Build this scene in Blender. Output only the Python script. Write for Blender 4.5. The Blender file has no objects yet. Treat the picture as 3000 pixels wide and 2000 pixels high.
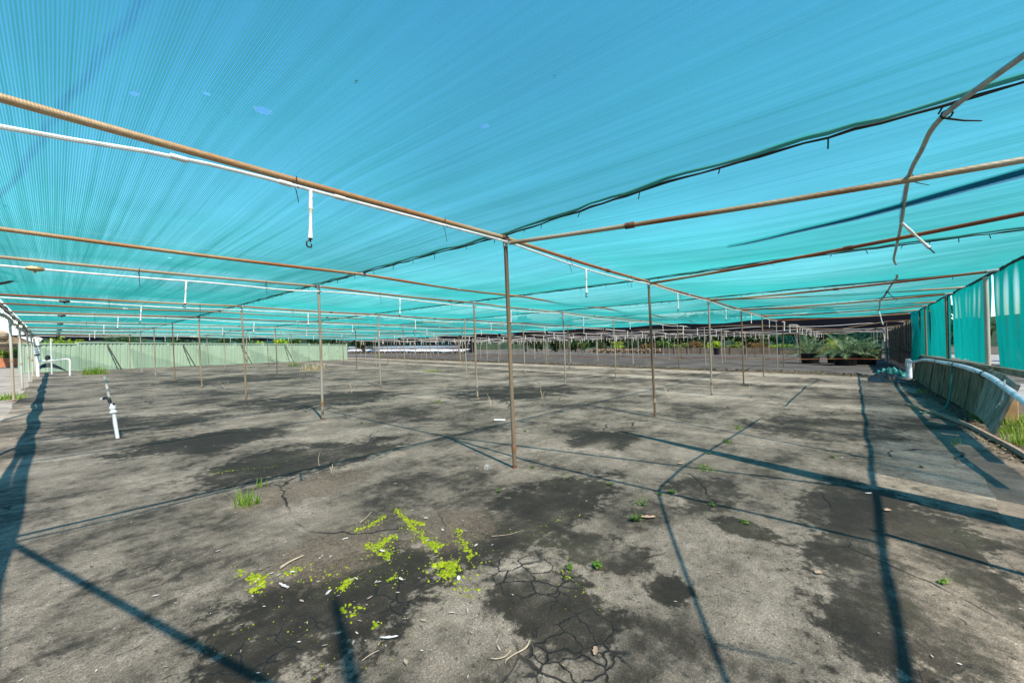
import bpy, bmesh, math, random
from mathutils import Vector, Matrix, noise
R = math.radians
sc = bpy.context.scene
COL = sc.collection
rnd = random.Random(7)

# ------------------------------------------------------------------ camera model (metres, X along the post rows, Y across)
F, PITCH, ROLL, YAW = 1158.0, 0.0124, -0.0094, 0.8581
EYE = Vector((0, 0, 1.25))
FW = Vector((math.sin(YAW)*math.cos(PITCH), math.cos(YAW)*math.cos(PITCH), math.sin(PITCH)))
_r = Vector((math.cos(YAW), -math.sin(YAW), 0)); _u = _r.cross(FW)
RT = math.cos(ROLL)*_r + math.sin(ROLL)*_u
UP = -math.sin(ROLL)*_r + math.cos(ROLL)*_u
def ray(x, y): return FW + RT*((x-1500)/F) - UP*((y-1000)/F)
def atZ(x, y, z=0.0):
    d = ray(x, y); return EYE + d*((z-EYE.z)/d.z)
def atX(x, y, X):
    d = ray(x, y); return EYE + d*(X/d.x)
def atY(x, y, Y):
    d = ray(x, y); return EYE + d*(Y/d.y)
def atD(x, y, D): return EYE + ray(x, y)*D
def depth(p): return (Vector(p)-EYE).dot(FW)

# ------------------------------------------------------------------ object helpers
def link(name, me, parent=None, loc=(0, 0, 0)):
    o = bpy.data.objects.new(name, me); COL.objects.link(o)
    o.location = loc
    if parent is not None: o.parent = parent
    return o
def tag(o, label=None, cat=None, group=None, kind=None):
    if label: o['label'] = label
    if cat: o['category'] = cat
    if group: o['group'] = group
    if kind: o['kind'] = kind
    return o
def empty(name, loc, label, cat, group=None):
    o = link(name, None, None, loc); o.empty_display_size = .1
    return tag(o, label, cat, group)
def mesh(bm, name, mat, origin=(0, 0, 0), smooth=True):
    bmesh.ops.translate(bm, verts=bm.verts, vec=-Vector(origin))
    me = bpy.data.meshes.new(name); bm.to_mesh(me); bm.free()
    if smooth:
        for p in me.polygons: p.use_smooth = True
        try: me.set_sharp_from_angle(angle=R(40))
        except Exception: pass
    for m in (mat if isinstance(mat, (list, tuple)) else [mat]): me.materials.append(m)
    return me
def solo(name, bm, mat, origin, label, cat, group=None, kind=None, smooth=True):
    return tag(link(name, mesh(bm, name, mat, origin, smooth), None, origin), label, cat, group, kind)
def part(name, bm, mat, parent, smooth=True, label=None):
    o = parent; w = Vector(o.location)
    if o.parent is not None: w = w + o.parent.location
    c = link(name, mesh(bm, name, mat, w, smooth), parent)
    if label: c['label'] = label
    return c
def dup(root, loc, label=None, rz=0, scale=None):
    c = root.copy(); COL.objects.link(c); c.location = loc; c.rotation_euler = (root.rotation_euler[0], root.rotation_euler[1], rz)
    if scale: c.scale = scale
    if label: c['label'] = label
    for ch in root.children:
        d = ch.copy(); COL.objects.link(d); d.parent = c
        for g in ch.children:
            e = g.copy(); COL.objects.link(e); e.parent = d
    return c
def B(): return bmesh.new()

# ------------------------------------------------------------------ shape helpers (world coordinates)
def tube(bm, pts, rad, n=8, cap=True):
    pts = [Vector(p) for p in pts]
    rs = rad if isinstance(rad, (list, tuple)) else [rad]*len(pts)
    rings = []; ref = None
    for i, p in enumerate(pts):
        t = (pts[min(i+1, len(pts)-1)] - pts[max(i-1, 0)]).normalized()
        if ref is None:
            ref = Vector((0, 0, 1)) if abs(t.z) < .9 else Vector((1, 0, 0))
        a = t.cross(ref)
        if a.length < 1e-5: a = t.cross(Vector((1, 0, 0)))
        a.normalize(); b = a.cross(t).normalized(); ref = b
        rings.append([bm.verts.new(p + (a*math.cos(2*math.pi*k/n) + b*math.sin(2*math.pi*k/n))*rs[i]) for k in range(n)])
    for q, w in zip(rings, rings[1:]):
        for k in range(n):
            bm.faces.new((q[k], q[(k+1) % n], w[(k+1) % n], w[k]))
    if cap:
        bm.faces.new(rings[0][::-1]); bm.faces.new(rings[-1])
    return bm
def box(bm, c, s, ax=None):
    c = Vector(c); h = Vector(s)/2
    A = ax or (Vector((1, 0, 0)), Vector((0, 1, 0)), Vector((0, 0, 1)))
    v = [bm.verts.new(c + A[0]*(sx*h.x) + A[1]*(sy*h.y) + A[2]*(sz*h.z)) for sx in (-1, 1) for sy in (-1, 1) for sz in (-1, 1)]
    for f in ((0, 1, 3, 2), (4, 6, 7, 5), (0, 4, 5, 1), (2, 3, 7, 6), (0, 2, 6, 4), (1, 5, 7, 3)):
        bm.faces.new([v[i] for i in f])
    return bm
def beam(bm, a, b, w, h, upv=(0, 0, 1)):
    a = Vector(a); b = Vector(b); t = (b-a).normalized(); s = t.cross(Vector(upv)).normalized(); u = s.cross(t)
    return box(bm, (a+b)/2, ((b-a).length, w, h), (t, s, u))
def prism(bm, poly, off):
    off = Vector(off); a = [bm.verts.new(p) for p in poly]; b = [bm.verts.new(Vector(p)+off) for p in poly]
    n = len(a); bm.faces.new(a[::-1]); bm.faces.new(b)
    for i in range(n): bm.faces.new((a[i], a[(i+1) % n], b[(i+1) % n], b[i]))
    bmesh.ops.recalc_face_normals(bm, faces=bm.faces)
    return bm
def lathe(bm, base, prof, n=20, axis=(0, 0, 1)):
    base = Vector(base); axis = Vector(axis).normalized()
    return tube(bm, [base + axis*z for r, z in prof], [r for r, z in prof], n)
def grid(bm, nu, nv, fn):
    V = [[bm.verts.new(fn(i/nu, j/nv)) for j in range(nv+1)] for i in range(nu+1)]
    for i in range(nu):
        for j in range(nv): bm.faces.new((V[i][j], V[i+1][j], V[i+1][j+1], V[i][j+1]))
    return bm
def poly(bm, pts):
    bm.faces.new([bm.verts.new(p) for p in pts]); return bm
def samp(pts, step):
    out = []
    for a, b in zip(pts, pts[1:]):
        a = Vector(a); b = Vector(b); n = max(1, int((b-a).length/step))
        out += [a.lerp(b, k/n) for k in range(n)]
    return out + [Vector(pts[-1])]
def curve(pts, n=8):
    P = [Vector(p) for p in pts]; P = [P[0]*2-P[1]] + P + [P[-1]*2-P[-2]]; o = []
    for i in range(1, len(P)-2):
        for k in range(n):
            t = k/n; a, b, c, d = P[i-1:i+3]
            o.append(.5*((2*b) + (c-a)*t + (2*a-5*b+4*c-d)*t*t + (3*b-a-3*c+d)*t**3))
    return o + [P[-2]]
ORD = ['nearest', 'second', 'third', 'fourth', 'fifth', 'sixth', 'seventh', 'eighth', 'ninth', 'tenth', 'eleventh', 'twelfth', 'thirteenth', 'fourteenth']
ORDF = ['first'] + ORD[1:]

# ------------------------------------------------------------------ material helpers
class NT:
    def __init__(s, name):
        s.m = bpy.data.materials.new(name); s.m.use_nodes = True
        s.t = s.m.node_tree; s.t.nodes.clear(); s.out = s.n('ShaderNodeOutputMaterial')
    def n(s, typ, **kw):
        nd = s.t.nodes.new(typ)
        for k, v in kw.items(): setattr(nd, k, v)
        return nd
    def put(s, sock, v):
        if v is None: return
        if hasattr(v, 'is_linked') or isinstance(v, bpy.types.NodeSocket): s.t.links.new(v, sock)
        else:
            if isinstance(v, (tuple, list)) and len(v) == 3 and sock.type == 'RGBA': v = (*v, 1)
            sock.default_value = v
    def math(s, op, a, b=None, c=None, clamp=False):
        nd = s.n('ShaderNodeMath', operation=op, use_clamp=clamp)
        for i, v in enumerate((a, b, c)):
            if v is not None: s.put(nd.inputs[i], v)
        return nd.outputs[0]
    def pos(s): return s.n('ShaderNodeNewGeometry').outputs['Position']
    def obj(s): return s.n('ShaderNodeTexCoord').outputs['Object']
    def rand(s): return s.n('ShaderNodeObjectInfo').outputs['Random']
    def map(s, v, scale=(1, 1, 1), loc=(0, 0, 0), rot=(0, 0, 0)):
        nd = s.n('ShaderNodeMapping'); s.put(nd.inputs['Vector'], v)
        nd.inputs['Scale'].default_value = scale; nd.inputs['Location'].default_value = loc; nd.inputs['Rotation'].default_value = rot
        return nd.outputs[0]
    def noise(s, v, scale, detail=4, rough=.55, dist=0):
        nd = s.n('ShaderNodeTexNoise'); s.put(nd.inputs['Vector'], v)
        nd.inputs['Scale'].default_value = scale; nd.inputs['Detail'].default_value = detail
        nd.inputs['Roughness'].default_value = rough; nd.inputs['Distortion'].default_value = dist
        return nd.outputs[0]
    def noisec(s, v, scale, detail=3):
        nd = s.n('ShaderNodeTexNoise'); s.put(nd.inputs['Vector'], v)
        nd.inputs['Scale'].default_value = scale; nd.inputs['Detail'].default_value = detail
        return nd.outputs[1]
    def vor(s, v, scale, feature='F1', out=0):
        nd = s.n('ShaderNodeTexVoronoi', feature=feature); s.put(nd.inputs['Vector'], v); nd.inputs['Scale'].default_value = scale
        return nd.outputs[out]
    def ramp(s, f, stops, interp='LINEAR'):
        nd = s.n('ShaderNodeValToRGB'); s.put(nd.inputs[0], f); e = nd.color_ramp.elements; nd.color_ramp.interpolation = interp
        while len(e) < len(stops): e.new(.5)
        for k, (p, c) in zip(e, stops):
            k.position = p
            if isinstance(c, (int, float)): c = (c, c, c)
            k.color = (*c, 1)
        return nd.outputs[0]
    def step(s, f, a, b): # smooth step a..b -> 0..1
        nd = s.n('ShaderNodeMapRange', interpolation_type='SMOOTHSTEP'); s.put(nd.inputs[0], f)
        nd.inputs[1].default_value = a; nd.inputs[2].default_value = b
        return nd.outputs[0]
    def mix(s, f, a, b, blend='MIX'):
        nd = s.n('ShaderNodeMix', data_type='RGBA', blend_type=blend)
        s.put(nd.inputs[0], f); s.put(nd.inputs[6], a); s.put(nd.inputs[7], b)
        return nd.outputs[2]
    def sep(s, v):
        nd = s.n('ShaderNodeSeparateXYZ'); s.put(nd.inputs[0], v); return nd.outputs
    def bump(s, h, strength=.3, dist=.01):
        nd = s.n('ShaderNodeBump'); s.put(nd.inputs['Height'], h); nd.inputs['Strength'].default_value = strength; nd.inputs['Distance'].default_value = dist
        return nd.outputs[0]
    def pbr(s, col, rough=.7, metal=0, normal=None, spec=.4):
        nd = s.n('ShaderNodeBsdfPrincipled'); s.put(nd.inputs['Base Color'], col); s.put(nd.inputs['Roughness'], rough)
        s.put(nd.inputs['Metallic'], metal); s.put(nd.inputs['Specular IOR Level'], spec)
        if normal is not None: s.put(nd.inputs['Normal'], normal)
        return nd.outputs[0]
    def sh(s, typ, col=None, normal=None):
        nd = s.n(typ)
        if col is not None: s.put(nd.inputs['Color'], col)
        if normal is not None: s.put(nd.inputs['Normal'], normal)
        return nd.outputs[0]
    def mixs(s, f, a, b):
        nd = s.n('ShaderNodeMixShader'); s.put(nd.inputs[0], f); s.put(nd.inputs[1], a); s.put(nd.inputs[2], b); return nd.outputs[0]
    def done(s, shader): s.put(s.out.inputs['Surface'], shader); return s.m
M = {}
def simple(name, col, rough=.6, var=.25, scale=8, metal=0, spec=.4):
    t = NT(name); f = t.noise(t.pos(), scale, 5)
    c = t.ramp(f, [(.3, tuple(x*(1-var) for x in col)), (.7, tuple(min(1, x*(1+var)) for x in col))])
    M[name] = t.done(t.pbr(c, rough, metal, t.bump(t.noise(t.pos(), scale*12, 3), .15, .003), spec)); return M[name]

def mk_pipe(name, cols, rough=.62, axis='x'):
    t = NT(name); p = t.pos(); r = t.rand()
    off = t.n('ShaderNodeVectorMath', operation='ADD'); t.put(off.inputs[0], p)
    cb = t.n('ShaderNodeCombineXYZ'); t.put(cb.inputs[0], t.math('MULTIPLY', r, 60.)); t.put(cb.inputs[1], t.math('MULTIPLY', r, 31.)); t.put(off.inputs[1], cb.outputs[0])
    sc_ = (.45, 1, 1) if axis == 'x' else (1, 1, .8)
    big = t.noise(t.map(off.outputs[0], sc_), 1.1, 2, .5)
    fine = t.noise(p, 55, 4, .65)
    f = t.math('ADD', t.math('MULTIPLY', big, .8), t.math('MULTIPLY', fine, .2))
    c = t.ramp(f, cols)
    M[name] = t.done(t.pbr(c, rough, .15, t.bump(t.noise(p, 160, 3), .35, .002), .35)); return M[name]
mk_pipe('rusty_pipe', [(.33, (.42, .31, .19)), (.42, (.36, .19, .08)), (.5, (.32, .105, .03)), (.58, (.24, .06, .018)), (.7, (.13, .04, .018))])
mk_pipe('tan_pipe', [(.36, (.40, .34, .26)), (.48, (.32, .235, .14)), (.57, (.25, .14, .065)), (.68, (.18, .065, .025))])
mk_pipe('post_pipe', [(.36, (.34, .33, .30)), (.5, (.33, .27, .20)), (.62, (.24, .165, .10)), (.72, (.16, .09, .05))], axis='z')
mk_pipe('brown_post', [(.36, (.24, .17, .105)), (.5, (.19, .125, .075)), (.66, (.14, .085, .05))], axis='z')
mk_pipe('pale_post', [(.36, (.44, .43, .39)), (.5, (.42, .38, .31)), (.66, (.32, .25, .18))], axis='z')
simple('rust', (.13, .06, .03), .85, .4, 30)
simple('galv', (.38, .38, .37), .45, .2, 25, .4)
simple('pvc', (.7, .69, .66), .4, .22, 11)
simple('pvc_old', (.62, .62, .6), .45, .18, 4)
simple('pvc_blue', (.62, .66, .69), .45, .3, 9)
simple('hose_grey', (.34, .33, .29), .5, .35, 14)
simple('black_poly', (.015, .016, .017), .45, .3, 20)
simple('cord', (.022, .026, .024), .8, .4, 40)
simple('brass', (.3, .21, .09), .45, .3, 20, .5)
simple('weather_timber', (.26, .2, .13), .85, .35, 5)
simple('dark_timber', (.06, .045, .035), .9, .35, 5)
simple('orange_timber', (.4, .23, .1), .8, .25, 6)
simple('white_paint', (.75, .75, .73), .5, .08, 2)
simple('brown_brick', (.07, .045, .035), .9, .3, 6)
simple('terracotta', (.4, .15, .07), .85, .25, 4)
simple('pot_black', (.012, .012, .014), .5, .3, 8)
simple('twig', (.42, .33, .22), .85, .3, 40)
simple('paper_white', (.5, .48, .44), .8, .15, 40)
simple('dead_leaf', (.33, .22, .15), .8, .35, 30)
simple('stone', (.3, .28, .25), .9, .35, 30)
simple('blue_cover', (.03, .12, .4), .6, .2, 5)
simple('cream', (.6, .53, .4), .75, .15, 4)
simple('yellow_bin', (.5, .3, .04), .6, .3, 6)
simple('dead_grass', (.38, .31, .17), .85, .3, 15)
simple('rock_wall', (.3, .21, .13), .9, .55, 2.2)
simple('plank_brown', (.24, .18, .125), .85, .3, 1.6)

def mk_leaf(name, cols, trans=.35):
    t = NT(name); g = t.n('ShaderNodeNewGeometry')
    c = t.ramp(g.outputs['Random Per Island'], cols)
    a = t.pbr(c, .55, 0, None, .3); b = t.sh('ShaderNodeBsdfTranslucent', c)
    M[name] = t.done(t.mixs(trans, a, b)); return M[name]
t = NT('blue_strip'); c = t.ramp(t.noise(t.pos(), 6, 3), [(.3, (.003, .06, .19)), (.7, (.005, .085, .25))])
M['blue_strip'] = t.done(t.mixs(.45, t.pbr(c, .6), t.sh('ShaderNodeBsdfTranslucent', c)))
mk_leaf('grass_blade', [(0, (.1, .2, .02)), (.6, (.2, .33, .03)), (1, (.36, .38, .06))])
mk_leaf('weed_leaf', [(0, (.06, .14, .02)), (.6, (.14, .26, .03)), (1, (.26, .3, .06))])
mk_leaf('moss_green', [(0, (.10, .16, .005)), (.35, (.2, .28, .005)), (.7, (.33, .4, .006)), (1, (.38, .34, .015))], .1)
mk_leaf('tree_dark', [(0, (.015, .04, .012)), (.7, (.04, .08, .02)), (1, (.08, .12, .03))])
mk_leaf('tree_mid', [(0, (.03, .07, .015)), (.6, (.08, .16, .025)), (1, (.18, .26, .04))])
mk_leaf('tree_lime', [(0, (.1, .2, .01)), (.6, (.28, .42, .02)), (1, (.45, .45, .03))])
mk_leaf('hedge_olive', [(0, (.06, .09, .02)), (.5, (.14, .2, .04)), (1, (.34, .36, .06))])
mk_leaf('hedge_rust', [(0, (.08, .05, .02)), (.5, (.18, .1, .03)), (1, (.3, .2, .05))])
mk_leaf('palm_grey', [(0, (.045, .1, .04)), (.6, (.13, .24, .10)), (1, (.34, .46, .28))], .25)
mk_leaf('palm_yellow', [(0, (.06, .11, .01)), (.6, (.22, .27, .015)), (1, (.42, .4, .02))], .25)
mk_leaf('litter', [(0, (.5, .45, .38)), (.4, (.3, .2, .13)), (.7, (.62, .6, .55)), (1, (.16, .1, .06))], .05)
mk_leaf('debris', [(0, (.04, .03, .02)), (.5, (.12, .085, .05)), (.8, (.2, .15, .09)), (1, (.12, .14, .03))], .05)

# woven cloth: open weave, so the light let straight through falls with the slant path through the yarn
def mk_cloth(name, yarn, t0, stripe=0., extra=None, diff=.4, streak=.35, axis='y', power=1.6):
    t = NT(name); g = t.n('ShaderNodeNewGeometry'); p = g.outputs['Position']
    d = t.n('ShaderNodeVectorMath', operation='DOT_PRODUCT'); t.put(d.inputs[0], g.outputs['Incoming']); t.put(d.inputs[1], g.outputs['Normal'])
    cosv = t.math('MAXIMUM', t.math('ABSOLUTE', d.outputs['Value']), .04)
    mp = (34, .25, 1) if axis == 'y' else (34, 34, .2)
    st = t.noise(t.map(p, mp), 1., 5, .7)
    st2 = t.noise(t.map(p, (5, .12, 1) if axis == 'y' else (6, 6, .15)), 1., 3, .6)
    s = t.math('ADD', t.math('MULTIPLY', st, .6), t.math('MULTIPLY', st2, .4))
    base = t.math('ADD', t0, t.math('MULTIPLY', t.math('SUBTRACT', s, .5), streak))
    if stripe:
        w = t.math('SINE', t.math('MULTIPLY', t.sep(p)[0], 2*math.pi/stripe))
        base = t.math('ADD', base, t.math('MULTIPLY', w, .16))
    base = t.math('MINIMUM', t.math('MAXIMUM', base, .04), .95)
    T = t.math('POWER', base, t.math('POWER', cosv, -power))
    c = t.ramp(s, [(.3, tuple(x*.75 for x in yarn)), (.7, tuple(min(1, x*1.2) for x in yarn))])
    c = t.mix(1., c, t.ramp(t.rand(), [(0, .72), (1, 1.12)]), 'MULTIPLY')
    c = t.mix(1., c, t.ramp(t.noise(t.map(p, (.5, .35, .5)), 1., 4, .6), [(.3, .8), (.7, 1.2)]), 'MULTIPLY')
    if extra: T, c = extra(t, p, T, c)
    y = t.mixs(diff, t.sh('ShaderNodeBsdfTranslucent', c), t.sh('ShaderNodeBsdfDiffuse', c))
    M[name] = t.done(t.mixs(T, y, t.sh('ShaderNodeBsdfTransparent', (1, 1, 1)))); return M[name]
HOLES = [(.655, 2.14, .032, .032), (.443, 2.175, .012, .014), (.228, 2.41, .013, .02), (1.441, 1.417, .017, .02), (.9, 6.2, .02, .02)]
def roof_extra(t, p, T, c):
    x, y, z = t.sep(p)
    wob = t.math('MULTIPLY', t.math('SUBTRACT', t.noise(p, 40, 3), .5), .9)
    for hx, hy, a, b in HOLES:
        q = t.math('ADD', t.math('POWER', t.math('DIVIDE', t.math('SUBTRACT', x, hx), a), 2.), t.math('POWER', t.math('DIVIDE', t.math('SUBTRACT', y, hy), b), 2.))
        q = t.math('ADD', q, wob)
        ins = t.math('LESS_THAN', q, 1.)
        T = t.math('MAXIMUM', T, ins); c = t.mix(t.math('MULTIPLY', t.math('MULTIPLY', t.math('LESS_THAN', q, 1.5), t.math('GREATER_THAN', t.noise(p, 130, 2), .55)), .35), c, (.6, .75, .75))
    # narrow blurred shadow from overhead, painted into the cloth colour as darker blue
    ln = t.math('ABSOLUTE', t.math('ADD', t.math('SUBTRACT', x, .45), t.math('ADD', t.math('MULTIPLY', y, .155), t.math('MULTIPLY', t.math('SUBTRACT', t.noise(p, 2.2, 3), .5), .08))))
    dirt = t.math('MULTIPLY', t.math('SUBTRACT', 1., t.step(ln, .0, .032)), t.math('MULTIPLY', t.math('LESS_THAN', y, 5.4), t.step(x, 4.0, -1.)))  # soft-edged mask of the painted dark blue shadow streak
    c = t.mix(t.math('MULTIPLY', dirt, .5), c, (.01, .07, .12))  # the painted dark blue shadow, mixed in at half strength
    # pale pressed creases across the strip
    yw = t.math('ADD', y, t.math('MULTIPLY', t.noise(t.map(p, (.4, 0, 0)), 1, 2), .25))
    fr = t.math('ABSOLUTE', t.math('SUBTRACT', t.math('FRACT', t.math('MULTIPLY', yw, .83)), .5))
    cr = t.math('MULTIPLY', t.math('LESS_THAN', fr, .004), t.math('MULTIPLY', t.math('MULTIPLY', t.step(x, 2.9, 2.), t.step(y, 4.2, 4.8)), t.math('GREATER_THAN', t.noise(t.map(p, (1.3, .8, 1)), 1, 2), .5)))
    c = t.mix(t.math('MULTIPLY', cr, .35), c, (.3, .5, .5))
    return T, c
TEAL = (.035, .32, .30)
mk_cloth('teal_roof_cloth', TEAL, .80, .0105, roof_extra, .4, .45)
mk_cloth('teal_curtain', (.003, .25, .225), .785, 0, None, .35, .3, 'z', 2.4)
mk_cloth('teal_hem', (.1, .36, .32), .08, 0, None, .6, .2)
mk_cloth('black_cloth', (.012, .013, .018), .8, 0, None, .6, .35)
mk_cloth('black_wall_cloth', (.012, .012, .016), .16, 0, None, .6, .2, 'z')

# ------------------------------------------------------------------ ground materials
def ellipse(t, p, cx, cy, a, b, rot, wob):
    m = t.map(p, (1, 1, 1), (-cx, -cy, 0)); m = t.map(m, (1/a, 1/b, 0), (0, 0, 0), (0, 0, -rot))
    ln = t.n('ShaderNodeVectorMath', operation='LENGTH'); t.put(ln.inputs[0], m)
    return t.math('ADD', ln.outputs['Value'], wob)
def gpx(cx, cy, ex, ey):
    """ground ellipse from a spot and two rim spots"""
    c = atZ(cx, cy); a = atZ(*ex) - c; b = atZ(*ey) - c
    return (c.x, c.y, a.length, abs(b.dot(Vector((-a.y, a.x, 0)).normalized())) + .02, math.atan2(a.y, a.x))
def mk_asphalt():
    t = NT('asphalt'); p = t.pos()
    warp = t.n('ShaderNodeVectorMath', operation='MULTIPLY_ADD'); t.put(warp.inputs[0], t.noisec(p, 1.7, 3)); warp.inputs[1].default_value = (.5, .5, 0); t.put(warp.inputs[2], p)
    pw = warp.outputs[0]
    n1 = t.noise(p, .55, 6, .62); n2 = t.noise(pw, 2.3, 7, .68); n3 = t.noise(t.map(p, (.5, 1.6, 1), (3, 7, 0), (0, 0, .2)), 1.4, 6, .65)
    n4 = t.noise(p, 14, 5, .65)
    f = t.math('ADD', t.math('ADD', t.math('MULTIPLY', n1, .42), t.math('MULTIPLY', n2, .3)), t.math('ADD', t.math('MULTIPLY', n3, .2), t.math('MULTIPLY', n4, .17)))
    wob = t.math('ADD', t.math('MULTIPLY', t.math('SUBTRACT', n2, .5), 1.7), t.math('MULTIPLY', t.math('SUBTRACT', n4, .5), 1.0))
    def em(args, a=.75, b=1.1): return t.math('SUBTRACT', 1., t.step(ellipse(t, p, *args, wob), a, b))
    dark = None
    for args, k in ((gpx(1020, 1740, (700, 1720), (1080, 1950)), .9), (gpx(1560, 1500, (1250, 1420), (1700, 1620)), .6),
                    (gpx(1780, 1620, (1700, 1580), (1850, 1760)), .5), (gpx(1960, 1720, (1870, 1700), (1970, 1760)), .85),
                    (gpx(2180, 1545, (2110, 1540), (2180, 1580)), .7), (gpx(1600, 1760, (1450, 1700), (1640, 1960)), .7),
                    (gpx(1760, 1290, (1620, 1280), (1760, 1310)), .6), (gpx(900, 1340, (560, 1360), (900, 1300)), .55),
                    (gpx(620, 1290, (420, 1290), (640, 1330)), .6), (gpx(950, 1170, (700, 1180), (960, 1195)), .55),
                    (gpx(2050, 1440, (1900, 1420), (2060, 1480)), .35), (gpx(2900, 1800, (2700, 1700), (2880, 2000)), .55),
                    (gpx(2500, 1500, (2250, 1400), (2560, 1600)), .35), (gpx(2650, 1650, (2200, 1950), (2950, 1900)), .62), (gpx(420, 1240, (150, 1290), (460, 1275)), .4), (gpx(300, 1780, (100, 1900), (420, 1850)), .2), (gpx(2400, 1250, (2200, 1220), (2400, 1290)), .35),
                    (gpx(1500, 1150, (1300, 1150), (1500, 1170)), .6), (gpx(700, 1110, (500, 1110), (720, 1125)), .5)):
        e = t.math('MULTIPLY', em(args), k); dark = e if dark is None else t.math('MAXIMUM', dark, e)
    light = None
    for args, k in ((gpx(870, 1470, (700, 1520), (900, 1560)), .45), (gpx(1690, 1520, (1620, 1500), (1720, 1590)), .7),
                    (gpx(2150, 1800, (1950, 1750), (2250, 1950)), .35), (gpx(250, 1350, (100, 1420), (300, 1420)), .35),
                    (gpx(700, 1220, (550, 1240), (700, 1240)), .4), (gpx(1900, 1330, (1700, 1330), (1950, 1400)), .35),
                    (gpx(2100, 1150, (1800, 1140), (2150, 1165)), .6), (gpx(740, 1880, (650, 1870), (780, 1930)), .6), (gpx(1680, 1900, (1500, 1850), (1780, 2040)), .75), (gpx(1560, 1690, (1470, 1700), (1590, 1780)), .6), (gpx(1330, 1850, (1150, 1860), (1400, 1950)), .5)):
        e = t.math('MULTIPLY', em(args, .6, 1.15), k); light = e if light is None else t.math('MAXIMUM', light, e)
    X_, Y_, Z_ = t.sep(p)
    bd = t.math('SUBTRACT', X_, t.math('MULTIPLY_ADD', Y_, .118, 20.1)); bd = t.math('ADD', bd, t.math('MULTIPLY', t.math('SUBTRACT', n2, .5), 2.2))
    for lo, hi, k in ((-2.6, -.2, .10), (-6.2, -4.6, .08), (-10.5, -9.3, .06)):
        band = t.math('MULTIPLY', t.step(bd, lo, lo+.5), t.step(bd, hi, hi-.5)); f = t.math('MULTIPLY_ADD', band, k, f)
    f = t.math('SUBTRACT', f, t.math('MULTIPLY', dark, .15)); f = t.math('ADD', f, t.math('MULTIPLY', light, .085))
    f = t.math('MULTIPLY_ADD', t.math('SUBTRACT', f, .515), 1.55, .515)
    c = t.ramp(f, [(.36, (.022, .018, .012)), (.455, (.042, .034, .024)), (.495, (.072, .060, .044)), (.53, (.122, .100, .074)), (.585, (.182, .150, .112)), (.665, (.265, .219, .166)), (.78, (.39, .33, .25))])
    olive = t.math('MULTIPLY', t.step(t.noise(p, 1.1, 5), .5, .66), t.step(f, .52, .44))
    c = t.mix(t.math('MULTIPLY', olive, .45), c, (.062, .062, .03))
    # bare brown soil where the seal has gone
    soil = None
    for args in (gpx(930, 1420, (720, 1520), (980, 1450)), gpx(960, 1620, (720, 1640), (1000, 1700)), gpx(1330, 1540, (1200, 1500), (1350, 1640))):
        e = em(args, .6, 1.); soil = e if soil is None else t.math('MAXIMUM', soil, e)
    soilc = t.ramp(t.noise(p, 35, 5, .7), [(.3, (.06, .047, .034)), (.6, (.17, .125, .085)), (.8, (.27, .2, .15))])
    c = t.mix(t.math('MULTIPLY', soil, .75), c, soilc)
    gr = t.noise(p, 95, 4, .75); c = t.mix(1., c, t.ramp(gr, [(.3, .62), (.5, 1.), (.7, 1.45)]), 'MULTIPLY')
    # pitting and aggregate
    ag = t.vor(p, 300, 'F1', 1); agv = t.sep(ag)[0]
    c = t.mix(t.math('MULTIPLY', t.step(agv, .86, .94), .8), c, (1.9, 1.85, 1.75), 'MULTIPLY')
    c = t.mix(t.math('MULTIPLY', t.step(agv, .2, .08), .5), c, (.025, .024, .02))
    pit = t.math('MULTIPLY', t.step(t.noise(pw, 24, 4, .7), .6, .67), .7)
    c = t.mix(pit, c, (.03, .03, .025))
    flk = t.step(t.noise(t.map(p, (1, 1, 1), (9, 4, 0)), 75, 2), .76, .79)
    c = t.mix(t.math('MULTIPLY', flk, .8), c, (2.4, 2.3, 2.1), 'MULTIPLY')
    # cracks: alligator cracking in a few areas, long ones elsewhere
    cw = t.n('ShaderNodeVectorMath', operation='MULTIPLY_ADD'); t.put(cw.inputs[0], t.noisec(p, 9, 4)); cw.inputs[1].default_value = (.12, .12, 0); t.put(cw.inputs[2], p)
    d1 = t.vor(cw.outputs[0], 8.5, 'DISTANCE_TO_EDGE'); d2 = t.vor(pw, .55, 'DISTANCE_TO_EDGE')
    area = None
    for args in (gpx(1680, 1900, (1480, 1850), (1800, 2050)), gpx(1560, 1690, (1440, 1700), (1600, 1800)), gpx(780, 1900, (620, 1850), (820, 2000)), gpx(1150, 1750, (1050, 1800), (1200, 1820))):
        e = em(args, .55, 1.2); area = e if area is None else t.math('MAXIMUM', area, e)
    area = t.math('MAXIMUM', area, t.math('MULTIPLY', t.step(t.noise(p, .8, 4), .6, .72), .6))
    wide = t.math('MULTIPLY', t.step(d1, .11, .0), area)
    c = t.mix(t.math('MULTIPLY', wide, .75), c, (.036, .034, .027))
    thin = t.math('MULTIPLY', t.step(d1, .035, .01), area)
    thin = t.math('MAXIMUM', thin, t.math('MULTIPLY', t.step(d2, .006, .002), t.step(t.noise(p, .9, 3), .48, .58)))
    c = t.mix(t.math('MULTIPLY', thin, .9), c, (.014, .013, .011))
    # thin film of green algae
    alg = t.math('MULTIPLY', t.step(t.noise(p, 18, 4, .7), .66, .76), t.step(t.noise(p, 1.3, 3), .55, .68))
    c = t.mix(t.math('MULTIPLY', alg, .55), c, (.16, .2, .02))
    h = t.math('SUBTRACT', t.math('ADD', t.math('MULTIPLY', agv, .5), t.math('MULTIPLY', n4, 1.2)), t.math('ADD', t.math('MULTIPLY', thin, 2.), pit))
    M['asphalt'] = t.done(t.pbr(c, .88, 0, t.bump(h, .8, .007), .25))
mk_asphalt()
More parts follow.
